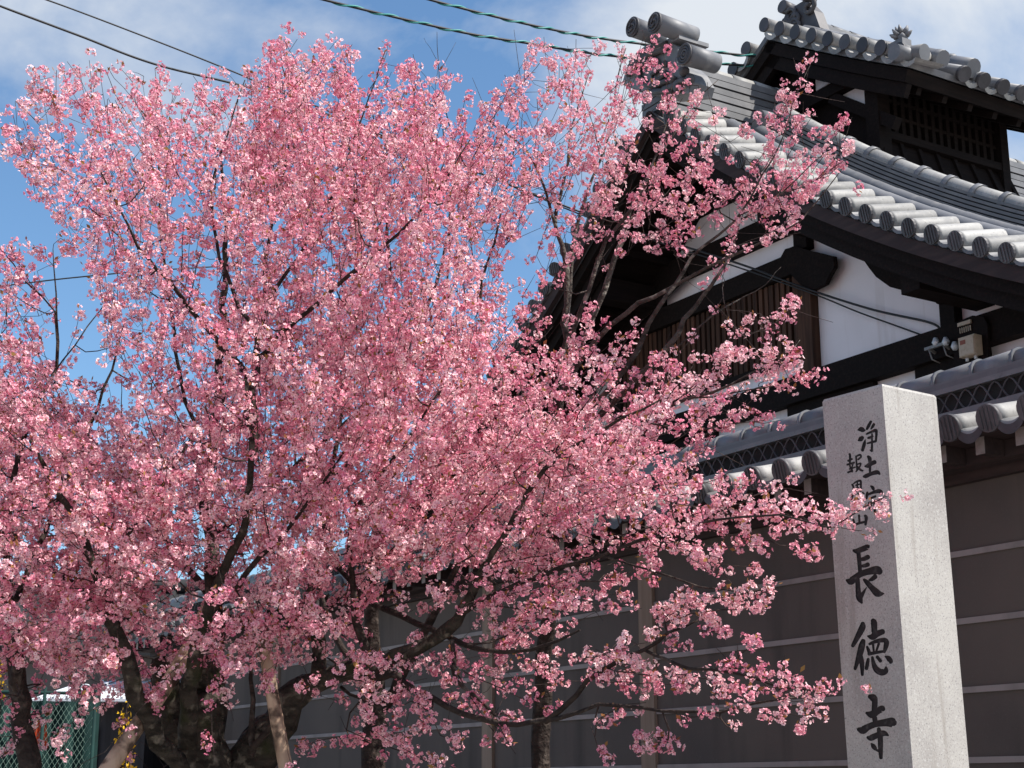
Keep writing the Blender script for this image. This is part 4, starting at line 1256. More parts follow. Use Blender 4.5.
    ([(390, 380, 10.1), (430, 300, 10.0), (450, 230, 10.0), (460, 150, 9.9)], [0.02, 0.016, 0.011, 0.005])]),
 'D': dict(base=(36, 8.6), label='leftmost cherry tree with a thin dark trunk in front of the green net', mat='bark', limbs=[
    ([(34, 795, 8.6), (20, 740, 8.6), (19, 700, 8.6), (18, 678, 8.6), (8, 640, 8.6), (2, 610, 8.6), (-6, 560, 8.6), (-10, 480, 8.7), (0, 400, 8.8)], [0.060, 0.054, 0.050, 0.047, 0.040, 0.036, 0.030, 0.022, 0.010]),
    ([(20, 695, 8.6), (18, 660, 8.5), (16, 620, 8.5), (10, 590, 8.4), (4, 556, 8.4), (10, 500, 8.4), (26, 430, 8.4), (56, 367, 8.5), (56, 317, 8.5), (53, 249, 8.5)], [0.036, 0.032, 0.028, 0.026, 0.023, 0.02, 0.016, 0.010, 0.007, 0.003]),
    ([(56, 367, 8.5), (55, 312, 8.5), (26, 281, 8.5), (2, 252, 8.5), (-8, 240, 8.5)], [0.007, 0.006, 0.005, 0.003, 0.002]),
    ([(16, 600, 8.5), (50, 520, 8.9), (80, 450, 9.1), (110, 370, 9.2), (125, 320, 9.2)], [0.02, 0.018, 0.014, 0.009, 0.005]),
    ([(56, 370, 8.5), (75, 345, 8.6), (100, 310, 8.7), (115, 290, 8.7)], [0.006, 0.005, 0.004, 0.002])]),
}
# how thickly the blossom covers each 40 px field of view (0-9), top row first
DENS = [
 "00000001000000000000000",
 "01101013221003442001100",
 "14545489876434565231000",
 "46777799998765555433210",
 "26777899999996666555200",
 "02677889887774334542100",
 "33456789988774111220000",
 "54467788998873111112000",
 "64456789999985421113000",
 "85357899999987765432000",
 "99888999999999887420000",
 "99999999999999985200000",
 "99999999999999986331110",
 "99999999998888654421000",
 "99998888886666542100000",
 "88887787655445421110000",
 "77776665554444321100000",
 "54322222334333221000000",
 "32111111233221111000000",
 "11111111122110000000000"]
DG = np.array([[int(ch) for ch in r] for r in DENS], float)
DGP = np.pad(DG, ((1, 1), (1, 1)), mode='edge')


def dens(x, y):
    gx, gy = x / 40 - 0.5 + 1, y / 40 - 0.5 + 1
    if y < 20:
        gy = min(gy, 0.5 + 1)
    ix, iy = int(np.clip(np.floor(gx), 0, DGP.shape[1] - 2)), int(np.clip(np.floor(gy), 0, DGP.shape[0] - 2))
    fx, fy = np.clip(gx - ix, 0, 1), np.clip(gy - iy, 0, 1)
    a = DGP[iy, ix] * (1 - fx) + DGP[iy, ix + 1] * fx
    c = DGP[iy + 1, ix] * (1 - fx) + DGP[iy + 1, ix + 1] * fx
    return float(a * (1 - fy) + c * fy)


def resample(P, R, step):
    P = np.array(P, float); out, rr = [], []
    for i in range(len(P) - 1):
        p0, p1, p2, p3 = P[max(i - 1, 0)], P[i], P[i + 1], P[min(i + 2, len(P) - 1)]
        n = max(2, int(np.linalg.norm(p2 - p1) / step))
        for f in np.arange(n) / n:
            out.append(0.5 * ((2 * p1) + (-p0 + p2) * f + (2 * p0 - 5 * p1 + 4 * p2 - p3) * f * f + (-p0 + 3 * p1 - 3 * p2 + p3) * f ** 3))
            rr.append(R[i] * (1 - f) + R[i + 1] * f)
    out.append(P[-1]); rr.append(R[-1])
    return np.array(out), np.array(rr)


nodes, node_tree, node_rad = [], [], []
limb_paths = {k: [] for k in TREES}
THIN = {'A': 0.62, 'B': 0.64, 'C': 0.75, 'D': 0.8}
for key, T in TREES.items():
    for li, (pts, rad) in enumerate(T['limbs']):
        P = [at(x, y, D) for x, y, D in pts]
        rad = [r * (1 if y > 670 else THIN[key] + (1 - THIN[key]) * max(0, (y - 560) / 110)) for r, (x, y, D) in zip(rad, pts)]
        if pts[0][1] > 780:                            # carry the trunk down to the ground with a root flare
            p0 = P[0]; d = P[0] - P[1]; d = d / np.linalg.norm(d)
            for zz, k in ((0.9, 1.05), (0.3, 1.2), (0.0, 1.55), (-0.12, 1.8)):
                t = (p0[2] - zz)
                P.insert(0, np.array([p0[0] + d[0] * t * 0.5, p0[1] + d[1] * t * 0.5, zz])); rad.insert(0, rad[0] * (1.05 if zz > 0.5 else 1.15))
        Q, Rr = resample(P, rad, 0.11)
        for i in range(1, len(Q) - 1):                 # natural unevenness
            Q[i] += RS.normal(0, 1, 3) * min(0.012, Rr[i] * 0.28 + 0.002)
        limb_paths[key].append((Q, Rr))
        for q, r in zip(Q, Rr):
            if q[2] > 1.7:
                nodes.append(q); node_tree.append(key); node_rad.append(r)
n_limb = len(nodes)
NP = np.zeros((60000, 3)); NP[:n_limb] = nodes
NT = list(node_tree); NR = list(node_rad); cnt = n_limb

# ---- sprays: short flowering shoots
CEN = at(300, 640, 9.0)
DC = lambda x: np.interp(x, [-60, 0, 250, 480, 600, 700, 800, 880], [9.0, 8.9, 8.8, 8.7, 8.5, 8.1, 7.5, 6.6])
sprays = []                                           # list of (points)
cell_n = np.zeros(DG.shape)
K_SPRAY = 0.30
for iy in range(DG.shape[0]):
    for ix in range(-2, DG.shape[1]):
        d0 = DG[iy, max(ix, 0)]
        if d0 <= 0 or (ix < 0 and iy < 7):
            continue
        lam = -math.log(1 - min(d0, 9) / 9.3) * 1600 / 185.0 * (1.15 if iy < 14 else 1.0)
        nsp = RS.poisson(lam * K_SPRAY * 1.35)
        for _ in range(nsp):
            for tr_ in range(20):
                x, y = (ix + RS.rand()) * 40, (iy + RS.rand()) * 40
                if RS.rand() < dens(x, y) / 9:
                    break
            else:
                continue
            right_low = x > 590 and y > 470
            upper = y < 400 and x > 540
            thick = 0.25 if right_low else (0.55 if upper else 1.45 - 0.5 * (y < 120))
            D = DC(x) + RS.uniform(-1, 1) * thick
            if upper: D = 8.55 + RS.uniform(-0.6, 0.6) - 0.0012 * max(0, x - 640)
            if right_low:
                D = np.interp(x, [590, 700, 790, 850, 890], [7.35, 6.95, 6.6, 6.3, 6.1]) + RS.uniform(-1, 1) * 0.30
            if y > 620 and x < 590: D = DC(x) - 0.3 + RS.uniform(-0.8, 1.2)
            p = at(x, y, D)
            out = p - CEN; out /= np.linalg.norm(out)
            upw = 0.42 if y < 330 else (0.28 if y < 480 else 0.02)
            if right_low: upw = 0.0; out = out * 0.5 + np.array([0.9, -0.45, -0.05])
            dr_ = out * 0.9 + np.array([0, 0, upw]) + RS.normal(0, 0.42, 3)
            dr_ /= np.linalg.norm(dr_)
            L = RS.uniform(0.28, 0.62)
            n = max(3, int(L / 0.06))
            bend = RS.normal(0, 0.10, 3) + np.array([0, 0, 0.05])
            pts = [p + dr_ * L * t + bend * L * t * t for t in np.linspace(-0.5, 0.5, n)]
            keep = []
            for q in pts:                              # a shoot ends where the crown ends
                if dens(*project(q)) < 1.0 and len(keep) > 0: break
                keep.append(q)
            if len(keep) >= 3:
                sprays.append((np.array(keep), 1.0, False))
# ---- shoots that can be told apart in the photograph
HS = [
 ([(700, 527, 6.9), (735, 535, 6.8), (770, 541, 6.7), (800, 549, 6.6), (822, 557, 6.55)], 1.0), ([(702, 560, 6.95), (730, 566, 6.85), (757, 566, 6.8)], 1.0), ([(716, 566, 6.9), (726, 577, 6.85)], 0.8),
 ([(652, 613, 7.1), (686, 603, 7.0), (731, 597, 6.9), (769, 588, 6.8)], 1.3), ([(665, 622, 7.05), (700, 614, 6.95), (735, 609, 6.9), (763, 609, 6.8)], 1.3), ([(660, 628, 7.1), (670, 616, 7.05), (690, 606, 7.0)], 1.0),
 ([(668, 644, 7.05), (690, 646, 7.0)], 1.0), ([(704, 632, 6.9), (719, 631, 6.85)], 0.9), ([(737, 659, 6.8), (745, 650, 6.8), (755, 645, 6.75)], 0.9),
 ([(720, 668, 6.85), (745, 668, 6.75), (769, 671, 6.7)], 1.1), ([(750, 676, 6.7), (768, 686, 6.65)], 1.0), ([(772, 695, 6.6), (796, 688, 6.55), (820, 690, 6.5), (840, 693, 6.45)], 1.6), ([(785, 698, 6.6), (805, 702, 6.55), (822, 706, 6.5)], 1.3),
 ([(719, 690, 6.9), (738, 688, 6.85), (752, 693, 6.8)], 1.1), ([(719, 707, 6.9), (760, 709, 6.8), (783, 714, 6.75), (803, 718, 6.7)], 1.2),
 ([(600, 668, 7.3), (640, 674, 7.15), (690, 675, 7.0), (720, 681, 6.9)], 1.5), ([(600, 680, 7.3), (650, 684, 7.15), (690, 686, 7.0)], 1.0), ([(639, 744, 7.3), (655, 737, 7.25), (668, 740, 7.2)], 1.3), ([(640, 749, 7.3), (662, 748, 7.2)], 0.9),
 ([(686, 718, 7.0), (713, 717, 6.95)], 0.8), ([(604, 718, 7.3), (616, 714, 7.3)], 1.0), ([(600, 755, 7.4), (612, 761, 7.4)], 0.9), ([(724, 726, 7.0), (730, 728, 7.0)], 0.7),
 ([(716, 514, 6.9), (745, 500, 6.8), (770, 490, 6.7), (792, 489, 6.6)], 1.2), ([(760, 512, 6.7), (790, 515, 6.6), (812, 522, 6.5), (829, 529, 6.4)], 1.3), ([(836, 520, 6.32), (858, 509, 6.22), (872, 502, 6.15), (886, 496, 6.1)], 1.5), ([(842, 527, 6.3), (862, 532, 6.25)], 0.9), ([(705, 508, 6.95), (740, 515, 6.85), (765, 520, 6.7)], 1.3),
 ([(690, 440, 7.9), (722, 430, 7.8), (755, 411, 7.7)], 1.1), ([(757, 421, 7.7), (774, 423, 7.65)], 0.9), ([(690, 452, 7.9), (708, 447, 7.85)], 1.1), ([(715, 364, 7.9), (728, 355, 7.85), (741, 350, 7.8)], 1.3),
 ([(757, 352, 7.7), (774, 356, 7.65), (788, 350, 7.6)], 1.5), ([(760, 366, 7.7), (785, 366, 7.6)], 1.5), ([(796, 354, 7.6), (804, 356, 7.6)], 0.8), ([(782, 382, 7.65), (800, 378, 7.6), (814, 371, 7.6)], 1.3), ([(758, 381, 7.7), (769, 379, 7.7)], 0.9),
 ([(670, 405, 8.0), (690, 390, 7.95), (717, 374, 7.9)], 1.6), ([(695, 425, 7.9), (715, 400, 7.85), (735, 396, 7.8)], 1.4), ([(734, 330, 8.0), (750, 326, 7.95), (760, 315, 7.9)], 1.0), ([(776, 308, 7.9), (800, 312, 7.9)], 1.1),
 ([(762, 172, 8.1), (772, 157, 8.1), (780, 143, 8.1)], 0.7), ([(784, 112, 8.1), (789, 100, 8.1), (797, 92, 8.1), (806, 78, 8.1), (812, 60, 8.1)], 1.2), ([(781, 94, 8.1), (786, 104, 8.1)], 1.3), ([(797, 127, 8.1), (803, 114, 8.1)], 1.0),
 ([(762, 116, 8.1), (772, 124, 8.1)], 0.9), ([(812, 140, 8.0), (826, 134, 8.0), (840, 126, 8.0), (848, 121, 8.0)], 0.8), ([(820, 156, 8.0), (832, 154, 8.0), (840, 141, 8.0), (856, 152, 8.0)], 1.2), ([(815, 180, 8.0), (828, 176, 8.0), (838, 166, 8.0)], 1.3),
 ([(745, 132, 8.2), (752, 122, 8.2)], 1.0), ([(768, 200, 8.1), (790, 190, 8.1), (812, 186, 8.1)], 1.6), ([(740, 215, 8.2), (770, 205, 8.1), (800, 203, 8.1)], 1.5), ([(720, 195, 8.3), (745, 180, 8.2), (765, 150, 8.15)], 1.0), ([(790, 160, 8.05), (806, 150, 8.05)], 1.2),
 ([(30, 95, 8.9), (42, 92, 8.9), (60, 115, 8.9)], 1.4), ([(35, 75, 8.9), (38, 88, 8.9), (48, 105, 8.9)], 1.3), ([(97, 72, 9.0), (95, 88, 9.0), (88, 110, 9.0)], 1.1), ([(6, 132, 8.9), (16, 134, 8.9), (30, 140, 8.9)], 1.1), ([(4, 148, 8.9), (18, 150, 8.9), (34, 145, 8.9)], 1.0),
 ([(160, 74, 9.6), (158, 90, 9.6), (155, 110, 9.6)], 1.1), ([(280, 42, 8.9), (286, 56, 8.9), (293, 70, 8.9)], 1.4), ([(320, 52, 8.9), (322, 68, 8.9), (330, 84, 8.9)], 1.3), ([(387, 46, 8.8), (383, 62, 8.8), (376, 80, 8.8), (368, 95, 8.8)], 0.9),
 ([(247, 68, 8.9), (248, 85, 8.9)], 0.9), ([(405, 68, 8.8), (412, 80, 8.8), (420, 98, 8.8)], 1.0), ([(545, 52, 9.3), (552, 66, 9.3), (556, 78, 9.3)], 1.6), ([(508, 104, 9.1), (508, 110, 9.1)], 1.3), ([(482, 118, 9.0), (494, 122, 9.0)], 1.3),
 ([(622, 46, 9.3), (620, 62, 9.3)], 1.2), ([(586, 60, 9.2), (600, 48, 9.3)], 1.2), ([(640, 68, 8.9), (650, 58, 8.9)], 0.8), ([(2, 252, 8.5), (14, 256, 8.5), (22, 268, 8.5)], 1.2), ([(60, 238, 8.6), (70, 243, 8.6), (78, 246, 8.6)], 1.3), ([(32, 245, 8.5), (40, 252, 8.5)], 1.0),
 ([(44, 252, 8.5), (50, 262, 8.5)], 0.8), ([(88, 190, 8.5), (100, 178, 8.5)], 1.0), ([(44, 178, 8.6), (62, 187, 8.6), (85, 195, 8.6)], 1.4), ([(36, 168, 8.6), (42, 172, 8.6)], 1.2),
 ([(397, 740, 8.1), (410, 732, 8.1), (428, 728, 8.1)], 1.3), ([(395, 712, 8.1), (412, 702, 8.1), (430, 712, 8.0)], 1.5), ([(440, 735, 8.0), (462, 742, 7.9)], 1.3), ([(405, 688, 8.2), (425, 692, 8.1)], 1.2), ([(296, 748, 8.8), (330, 738, 8.8), (362, 735, 8.7)], 0.9),
 ([(140, 692, 8.3), (150, 690, 8.3), (158, 696, 8.3)], 1.6), ([(505, 715, 7.8), (520, 724, 7.7)], 1.0), ([(375, 560, 8.2), (400, 560, 8.1), (440, 555, 8.0)], 1.0),
]
for pts, w in HS:
    P = np.array([at(x, y, D) for x, y, D in pts])
    Q, _ = resample(P, [1] * len(P), 0.045)
    sprays.append((Q, w, True))

# ---- join every shoot to the nearest wood, growing twigs as it goes
twig_paths = {k: [] for k in TREES}
first = []
for si, (P, w, hand) in enumerate(sprays):
    d2 = ((NP[:n_limb] - P[0]) ** 2).sum(1).min()
    first.append(d2)
order = np.argsort(first)
clusters = {k: [] for k in TREES}
for si in order:
    P, w, hand = sprays[si]
    best = None
    for end in ((0,) if not hand else (0, -1)):
        dv = NP[:cnt] - P[end]
        dd = (dv ** 2).sum(1)
        j = int(dd.argmin())
        if best is None or dd[j] < best[0]:
            best = (dd[j], j, end)
    _, j, end = best
    if end == -1:
        P = P[::-1]
    key = NT[j]
    A_, B_ = NP[j].copy(), P[0]
    gap = np.linalg.norm(B_ - A_)
    seg = []
    n = max(2, int(gap / 0.08))
    t0 = (P[1] - P[0]); t0 /= np.linalg.norm(t0) + 1e-9
    for f in np.linspace(0, 1, n, endpoint=False):
        q = A_ * (1 - f) + B_ * f - t0 * gap * 0.22 * f * (1 - f) * 2 + np.array([0, 0, -0.10 * gap * f * (1 - f)])
        if f > 0: q = q + RS.normal(0, 0.007, 3)
        seg.append(q)
    path = np.array(seg + list(P + RS.normal(0, 0.004, P.shape)))
    r0 = min(NR[j] * 0.75, 0.0045 + 0.0028 * gap)
    rr = np.linspace(r0, 0.0016, len(path))
    twig_paths[key].append((path, rr))
    m = len(path) - 1
    NP[cnt:cnt + m] = path[1:]
    NT += [key] * m; NR += list(rr[1:]); cnt += m
    # blossom clusters; a whole shoot is younger or older
    tone_ = RS.rand()
    for i in range(len(P)):
        for rep in range(2 if (w > 1.25) else 1):
            if hand:
                if w < 1 and RS.rand() > w: continue
                jit = 0.012 + 0.020 * (rep > 0) + 0.008 * w
            else:
                if RS.rand() > 0.94: continue
                jit = 0.024
                px, py = project(P[i])
                if RS.rand() > min(1, dens(px, py) / 2.2): continue
            clusters[key].append(np.concatenate([P[i] + RS.normal(0, 1, 3) * jit, [tone_]]))


# ---- flowers
def flower_template(rs, nf):
    """unit cluster: nf flowers looking outwards; returns petals, petal tone, calyces"""
    V, tone = [], []
    for k in range(nf):
        d = rs.normal(0, 1, 3); d /= np.linalg.norm(d)
        rad = rs.uniform(0.45, 1.0)
        c = d * rad
        nrm = d + rs.normal(0, 0.35, 3); nrm /= np.linalg.norm(nrm)
        a = np.cross(nrm, rs.normal(0, 1, 3)); a /= np.linalg.norm(a)
        b_ = np.cross(nrm, a)
        fs_ = rs.uniform(0.31, 0.41)
        open_ = rs.uniform(0.10, 0.55)
        ft = rs.uniform(0, 1)
        ph = rs.uniform(0, 6.28)
        for p in range(5):
            t = ph + 2 * pi * p / 5
            rd = a * cos(t) + b_ * sin(t); td = -a * sin(t) + b_ * cos(t)
            rd2 = rd * cos(open_) + nrm * sin(open_)
            base = c + rd2 * fs_ * 0.10
            tip = c + rd2 * fs_ + nrm * 0.04
            m1 = c + rd2 * fs_ * 0.62 + td * fs_ * 0.40 + nrm * 0.05
            m2 = c + rd2 * fs_ * 0.62 - td * fs_ * 0.40 + nrm * 0.05
            V += [base, m2, tip, m1]; tone.append((ft, 0))
        # calyx tube and stalk behind the flower
        q = c - nrm * fs_ * 0.55
        V += [c + a * 0.07, c - a * 0.07, q - a * 0.04, q + a * 0.04]; tone.append((ft, 1))
        # dark eye with stamens
        e = c + nrm * 0.05
        V += [e + a * 0.075, e + b_ * 0.075, e - a * 0.075, e - b_ * 0.075]; tone.append((ft, 2))
    return np.array(V), np.array(tone)


rs_f = np.random.RandomState(5)
TEMPL = [flower_template(rs_f, n) for n in (12, 14, 15, 16, 14, 18, 13, 15)]


def rand_rot(n, rs):
    q = rs.normal(0, 1, (n, 4)); q /= np.linalg.norm(q, axis=1)[:, None]
    w, x, y, z = q.T
    return np.stack([np.stack([1 - 2 * (y * y + z * z), 2 * (x * y - w * z), 2 * (x * z + w * y)], 1),
                     np.stack([2 * (x * y + w * z), 1 - 2 * (x * x + z * z), 2 * (y * z - w * x)], 1),
                     np.stack([2 * (x * z - w * y), 2 * (y * z + w * x), 1 - 2 * (x * x + y * y)], 1)], 1)


def quad_mesh(name, V, col, m, parent, off):
    n = len(V)
    me = bpy.data.meshes.new(name)
    me.vertices.add(n); me.vertices.foreach_set('co', (V - off).astype(np.float32).ravel())
    me.loops.add(n); me.loops.foreach_set('vertex_index', np.arange(n, dtype=np.int32))
    me.polygons.add(n // 4)
    me.polygons.foreach_set('loop_start', np.arange(0, n, 4, dtype=np.int32))
    me.polygons.foreach_set('loop_total', np.full(n // 4, 4, dtype=np.int32))
    me.materials.append(m)
    ca = me.color_attributes.new('tint', 'FLOAT_COLOR', 'POINT')
    ca.data.foreach_set('color', np.concatenate([col, np.ones((n, 1))], 1).astype(np.float32).ravel())
    me.update(calc_edges=True)
    o = bpy.data.objects.new(name, me); C.objects.link(o); o.parent = parent
    return o


PALE, MIDP, DEEP = np.array([0.96, 0.71, 0.72]), np.array([0.90, 0.44, 0.515]), np.array([0.70, 0.165, 0.285])


def blossom(pts, parent, off, rs):
    VV, CC = [], []
    pts = np.array(pts)
    which = rs.randint(0, len(TEMPL), len(pts))
    for k, (tv, tone) in enumerate(TEMPL):
        sel = pts[which == k]
        n = len(sel)
        if n == 0: continue
        Rm = rand_rot(n, rs)
        sc = rs.uniform(0.026, 0.041, n) * np.clip(np.linalg.norm(sel[:, :3], axis=1) / 8.2, 0.80, 1.0)
        V = np.einsum('nij,vj->nvi', Rm, tv) * sc[:, None, None] + sel[:, None, :3]
        nq = len(tone)
        clt = np.clip(sel[:, 3:4] + rs.normal(0, 0.16, (n, 1)), 0, 1)                 # some umbels are older and paler
        f = np.clip(tone[None, :, 0] * 0.55 + clt * 0.55 + rs.normal(0, 0.10, (n, nq)), 0, 1)
        col = np.where((f < 0.5)[..., None], DEEP + (MIDP - DEEP) * (f * 2)[..., None], MIDP + (PALE - MIDP) * (f * 2 - 1)[..., None])
        kind = np.broadcast_to(tone[None, :, 1], (n, nq))
        col = np.where((kind == 1)[..., None], np.array([0.26, 0.045, 0.06]), col)
        eye = np.where((rs.rand(n, nq) < 0.35)[..., None], np.array([0.62, 0.40, 0.14]), np.array([0.50, 0.06, 0.14]))
        col = np.where((kind == 2)[..., None], eye, col)
        VV.append(V.reshape(-1, 3)); CC.append(np.repeat(col.reshape(-1, 3), 4, axis=0))
    return quad_mesh('blossom', np.concatenate(VV), np.concatenate(CC), M['petal'], parent, off)


def young_leaves(pts, parent, off, rs):
    pts = np.array(pts)
    n = len(pts)
    ax = rs.normal(0, 1, (n, 3)) + np.array([0, 0, 0.9]); ax /= np.linalg.norm(ax, axis=1)[:, None]
    sd = np.cross(ax, rs.normal(0, 1, (n, 3))); sd /= np.linalg.norm(sd, axis=1)[:, None]
    L = rs.uniform(0.018, 0.038, n)[:, None]
    b0 = pts[:, :3] + rs.normal(0, 0.010, (n, 3)) + ax * 0.010
    V = np.stack([b0, b0 + ax * L * 0.5 + sd * L * 0.26, b0 + ax * L, b0 + ax * L * 0.5 - sd * L * 0.26], 1).reshape(-1, 3)
    t = rs.rand(n, 1)
    col = np.array([0.25, 0.085, 0.04]) * (1 - t) + np.array([0.33, 0.19, 0.06]) * t
    return quad_mesh('young_leaves', V, np.repeat(col, 4, axis=0), M['leaf'], parent, off)


NAMES = {}
for key, T in TREES.items():
    x0, D0 = T['base']
    p0 = at(x0, 792, D0); p0[2] = 0
    root = empty('cherry_tree', tuple(p0), 0, T['label'], 'tree', 'pink cherry trees along the temple wall')
    tk, br = MB(), MB()
    for li, (Q, Rr) in enumerate(limb_paths[key]):
        big = max(Rr) > 0.04
        (tk if big else br).tube(Q, list(Rr), 12 if big else 7, True, True, (0, 2 * pi), 0.20 if big else 0.12)
    if key == 'A':                                     # the torn stump beside the first fork
        st = [at(176, 745, 8.95), at(170, 705, 8.93), at(163, 672, 8.9), at(160, 658, 8.9)]
        Q, Rr = resample(st, [0.10, 0.085, 0.07, 0.05], 0.06)
        tk.tube(Q, list(Rr), 12, True, True, (0, 2 * pi), 0.35)
    tk.build('trunk', M[T['mat']], root, p0)
    br.build('branches', M['bark' if key != 'B' else 'bark_grey'], root, p0)
    tg = MB()
    for path, rr in twig_paths[key]:
        tg.tube(path, list(rr), 4, False, True)
    for _ in range(int(len(twig_paths[key]) * (0.6 if key != 'B' else 1.8))):   # bare side twigs
        path, rr = twig_paths[key][RS.randint(len(twig_paths[key]))]
        i = RS.randint(len(path)); d = RS.normal(0, 1, 3) + np.array([0, 0, 0.5]); d /= np.linalg.norm(d)
        L = RS.uniform(0.06, 0.17) if key != 'B' else RS.uniform(0.08, 0.30); k = RS.normal(0, 0.25, 3)
        tg.tube([path[i], path[i] + d * L * 0.5 + k * L * 0.15, path[i] + d * L + k * L * 0.4], [0.0022, 0.0018, 0.0012], 3, False, True)
    tg.build('twigs', M['twig'], root, p0)
    cl = clusters[key]
    rs = np.random.RandomState(len(cl))
    blossom(cl, root, p0, rs)
    lf = [c for c in cl if rs.rand() < (0.55 if key != 'B' else 0.35)]
    young_leaves(lf + lf[::2], root, p0, rs)
    print('tree', key, 'clusters', len(cl), 'twigs', len(twig_paths[key]))


# ------------------------------------------------------------------ props under the big tree
def log(name, pts, rad, m, label, cat, group=None, sq=False):
    P = [at(x, y, D) for x, y, D in pts]
    d = P[0] - P[1]; d = d / np.linalg.norm(d)
    t = P[0][2] / max(0.2, -d[2])
    foot = P[0] + d * t
    b_ = MB()
    root = empty(name, (foot[0], foot[1], 0), 0, label, cat, group)
    if sq:
        b_.beam(foot + np.array([0, 0, -0.05]), P[-1], rad * 2, rad * 2, (0.3, 1, 0))
    else:
        Q, Rr = resample([foot - np.array([0, 0, 0.05])] + P, [rad * 1.15] + [rad * (1 - 0.06 * i) for i in range(len(P))], 0.10)
        b_.tube(Q, list(Rr), 12, True, True, (0, 2 * pi), 0.10)
    b_.build('shaft', m, root, (foot[0], foot[1], 0))
    return root, P, foot


for pts, rad, lab in (([(110, 766, 8.35), (177, 669, 8.6), (212, 598, 8.8)], 0.043, 'peeled log prop leaning right across the mossy trunk'),
                      ([(286, 768, 8.3), (273, 700, 8.35), (263, 640, 8.4)], 0.036, 'peeled log prop standing almost upright beside the leaning trunk')):
    root, P, foot = log('tree_prop', pts, rad, M['pole_wood'], lab, 'prop', 'log props under the big cherry tree')
root, P, foot = log('support_post', [(214, 768, 9.45), (214, 700, 9.45), (214, 622, 9.45)], 0.044, M['post_wood'], 'square red brown post standing just behind the mossy trunk', 'post', None, True)
b_ = MB()
pA, pB = at(196, 618, 9.38), at(256, 624, 9.38)
b_.beam(pA, pB, 0.07, 0.07)
b_.build('crossbar', M['post_wood'], root, (foot[0], foot[1], 0))

# ------------------------------------------------------------------ things behind the trees on the left
# green net fence
fA, fB = at(-60, 693, 14.5), at(96, 694, 14.5)
fA[2] = fB[2] = 0
fd = fB - fA; fl = np.linalg.norm(fd); fd /= fl; fnorm = np.array([fd[1], -fd[0], 0])
FH = float(at(60, 693, 14.5)[2])
fen = empty('net_fence', tuple(fA), 0, 'green net fence with pale diagonal mesh at the lower left', 'fence')
tS = MB(); tS.beam(fA + np.array([0, 0, FH / 2]) - fnorm * -0.05, fB + np.array([0, 0, FH / 2]) - fnorm * -0.05, 0.012, FH - 0.1)
ntm = MB()
sp = 0.045
x = -FH
while x < fl:
    for sgn in (1, -1):
        u0, u1 = (x, x + FH * 0.6) if sgn > 0 else (x + FH * 0.6, x)
        z0, z1 = 0.0, FH
        # clip to the panel
        def lerp(u): return (u - u0) / (u1 - u0)
        ta, tb_ = 0.0, 1.0
        lo, hi = min(lerp(0), lerp(fl)), max(lerp(0), lerp(fl))
        ta, tb_ = max(ta, lo), min(tb_, hi)
        if ta < tb_:
            a_ = fA + fd * (u0 + (u1 - u0) * ta) + np.array([0, 0, FH * ta]) - fnorm * (0.03 + 0.004 * sgn)
            c_ = fA + fd * (u0 + (u1 - u0) * tb_) + np.array([0, 0, FH * tb_]) - fnorm * (0.03 + 0.004 * sgn)
            ntm.tube([a_, c_], 0.0024 if sgn > 0 else 0.0013, 3, False)
    x += sp
ntm.build('net', M['net'], fen, fA)
q = 0.0
while q <= fl + 0.01:
    pb = MB(); pp = fA + fd * q
    pb.tube([pp, pp + np.array([0, 0, FH + 0.05])], 0.016, 8); pb.build('post', M['tarp'], fen, fA)
    q += fl / 3
rb = MB(); rb.tube([fA + np.array([0, 0, FH]), fB + np.array([0, 0, FH])], 0.016, 6); rb.build('rail', M['tarp'], fen, fA)
# teal sheet hung behind the net
shp = fA + fd * 0.1 + fnorm * -0.0
sheet = MB()
nS = 26
vs = []
for i in range(nS + 1):
    u = 0.02 + (fl - 0.04) * i / nS
    for z in (0.15, FH * 0.55, FH - 0.06):
        vs.append(fA + fd * u + np.array([0, 0, z]) + np.array([0, 1, 0]) * (0.22 + 0.05 * sin(i * 1.7 + z)))
sheet.add(vs, [(i * 3 + k, i * 3 + 3 + k, i * 3 + 4 + k, i * 3 + 1 + k) for i in range(nS) for k in range(2)], True)
tag(sheet.build('tarpaulin', M['tarp']), 'dark teal sheet hanging just behind the net fence', 'tarpaulin')
# orange red cloth in front of the sheet
oc_ = at(38, 733, 14.55)
ob = MB(); vs = []
for i in range(9):
    for k in range(6):
        vs.append(oc_ + np.array([(i - 4) * 0.014 * (1 + 0.12 * k), 0.05 + 0.02 * sin(i * 2.1), 0.10 - k * 0.045 + 0.01 * sin(i * 1.3)]))
ob.add(vs, [(i * 6 + k, i * 6 + k + 1, i * 6 + 7 + k, i * 6 + 6 + k) for i in range(8) for k in range(5)], True)
tag(ob.build('hanging_cloth', M['orange']), 'small orange red cloth hanging behind the green net', 'cloth')

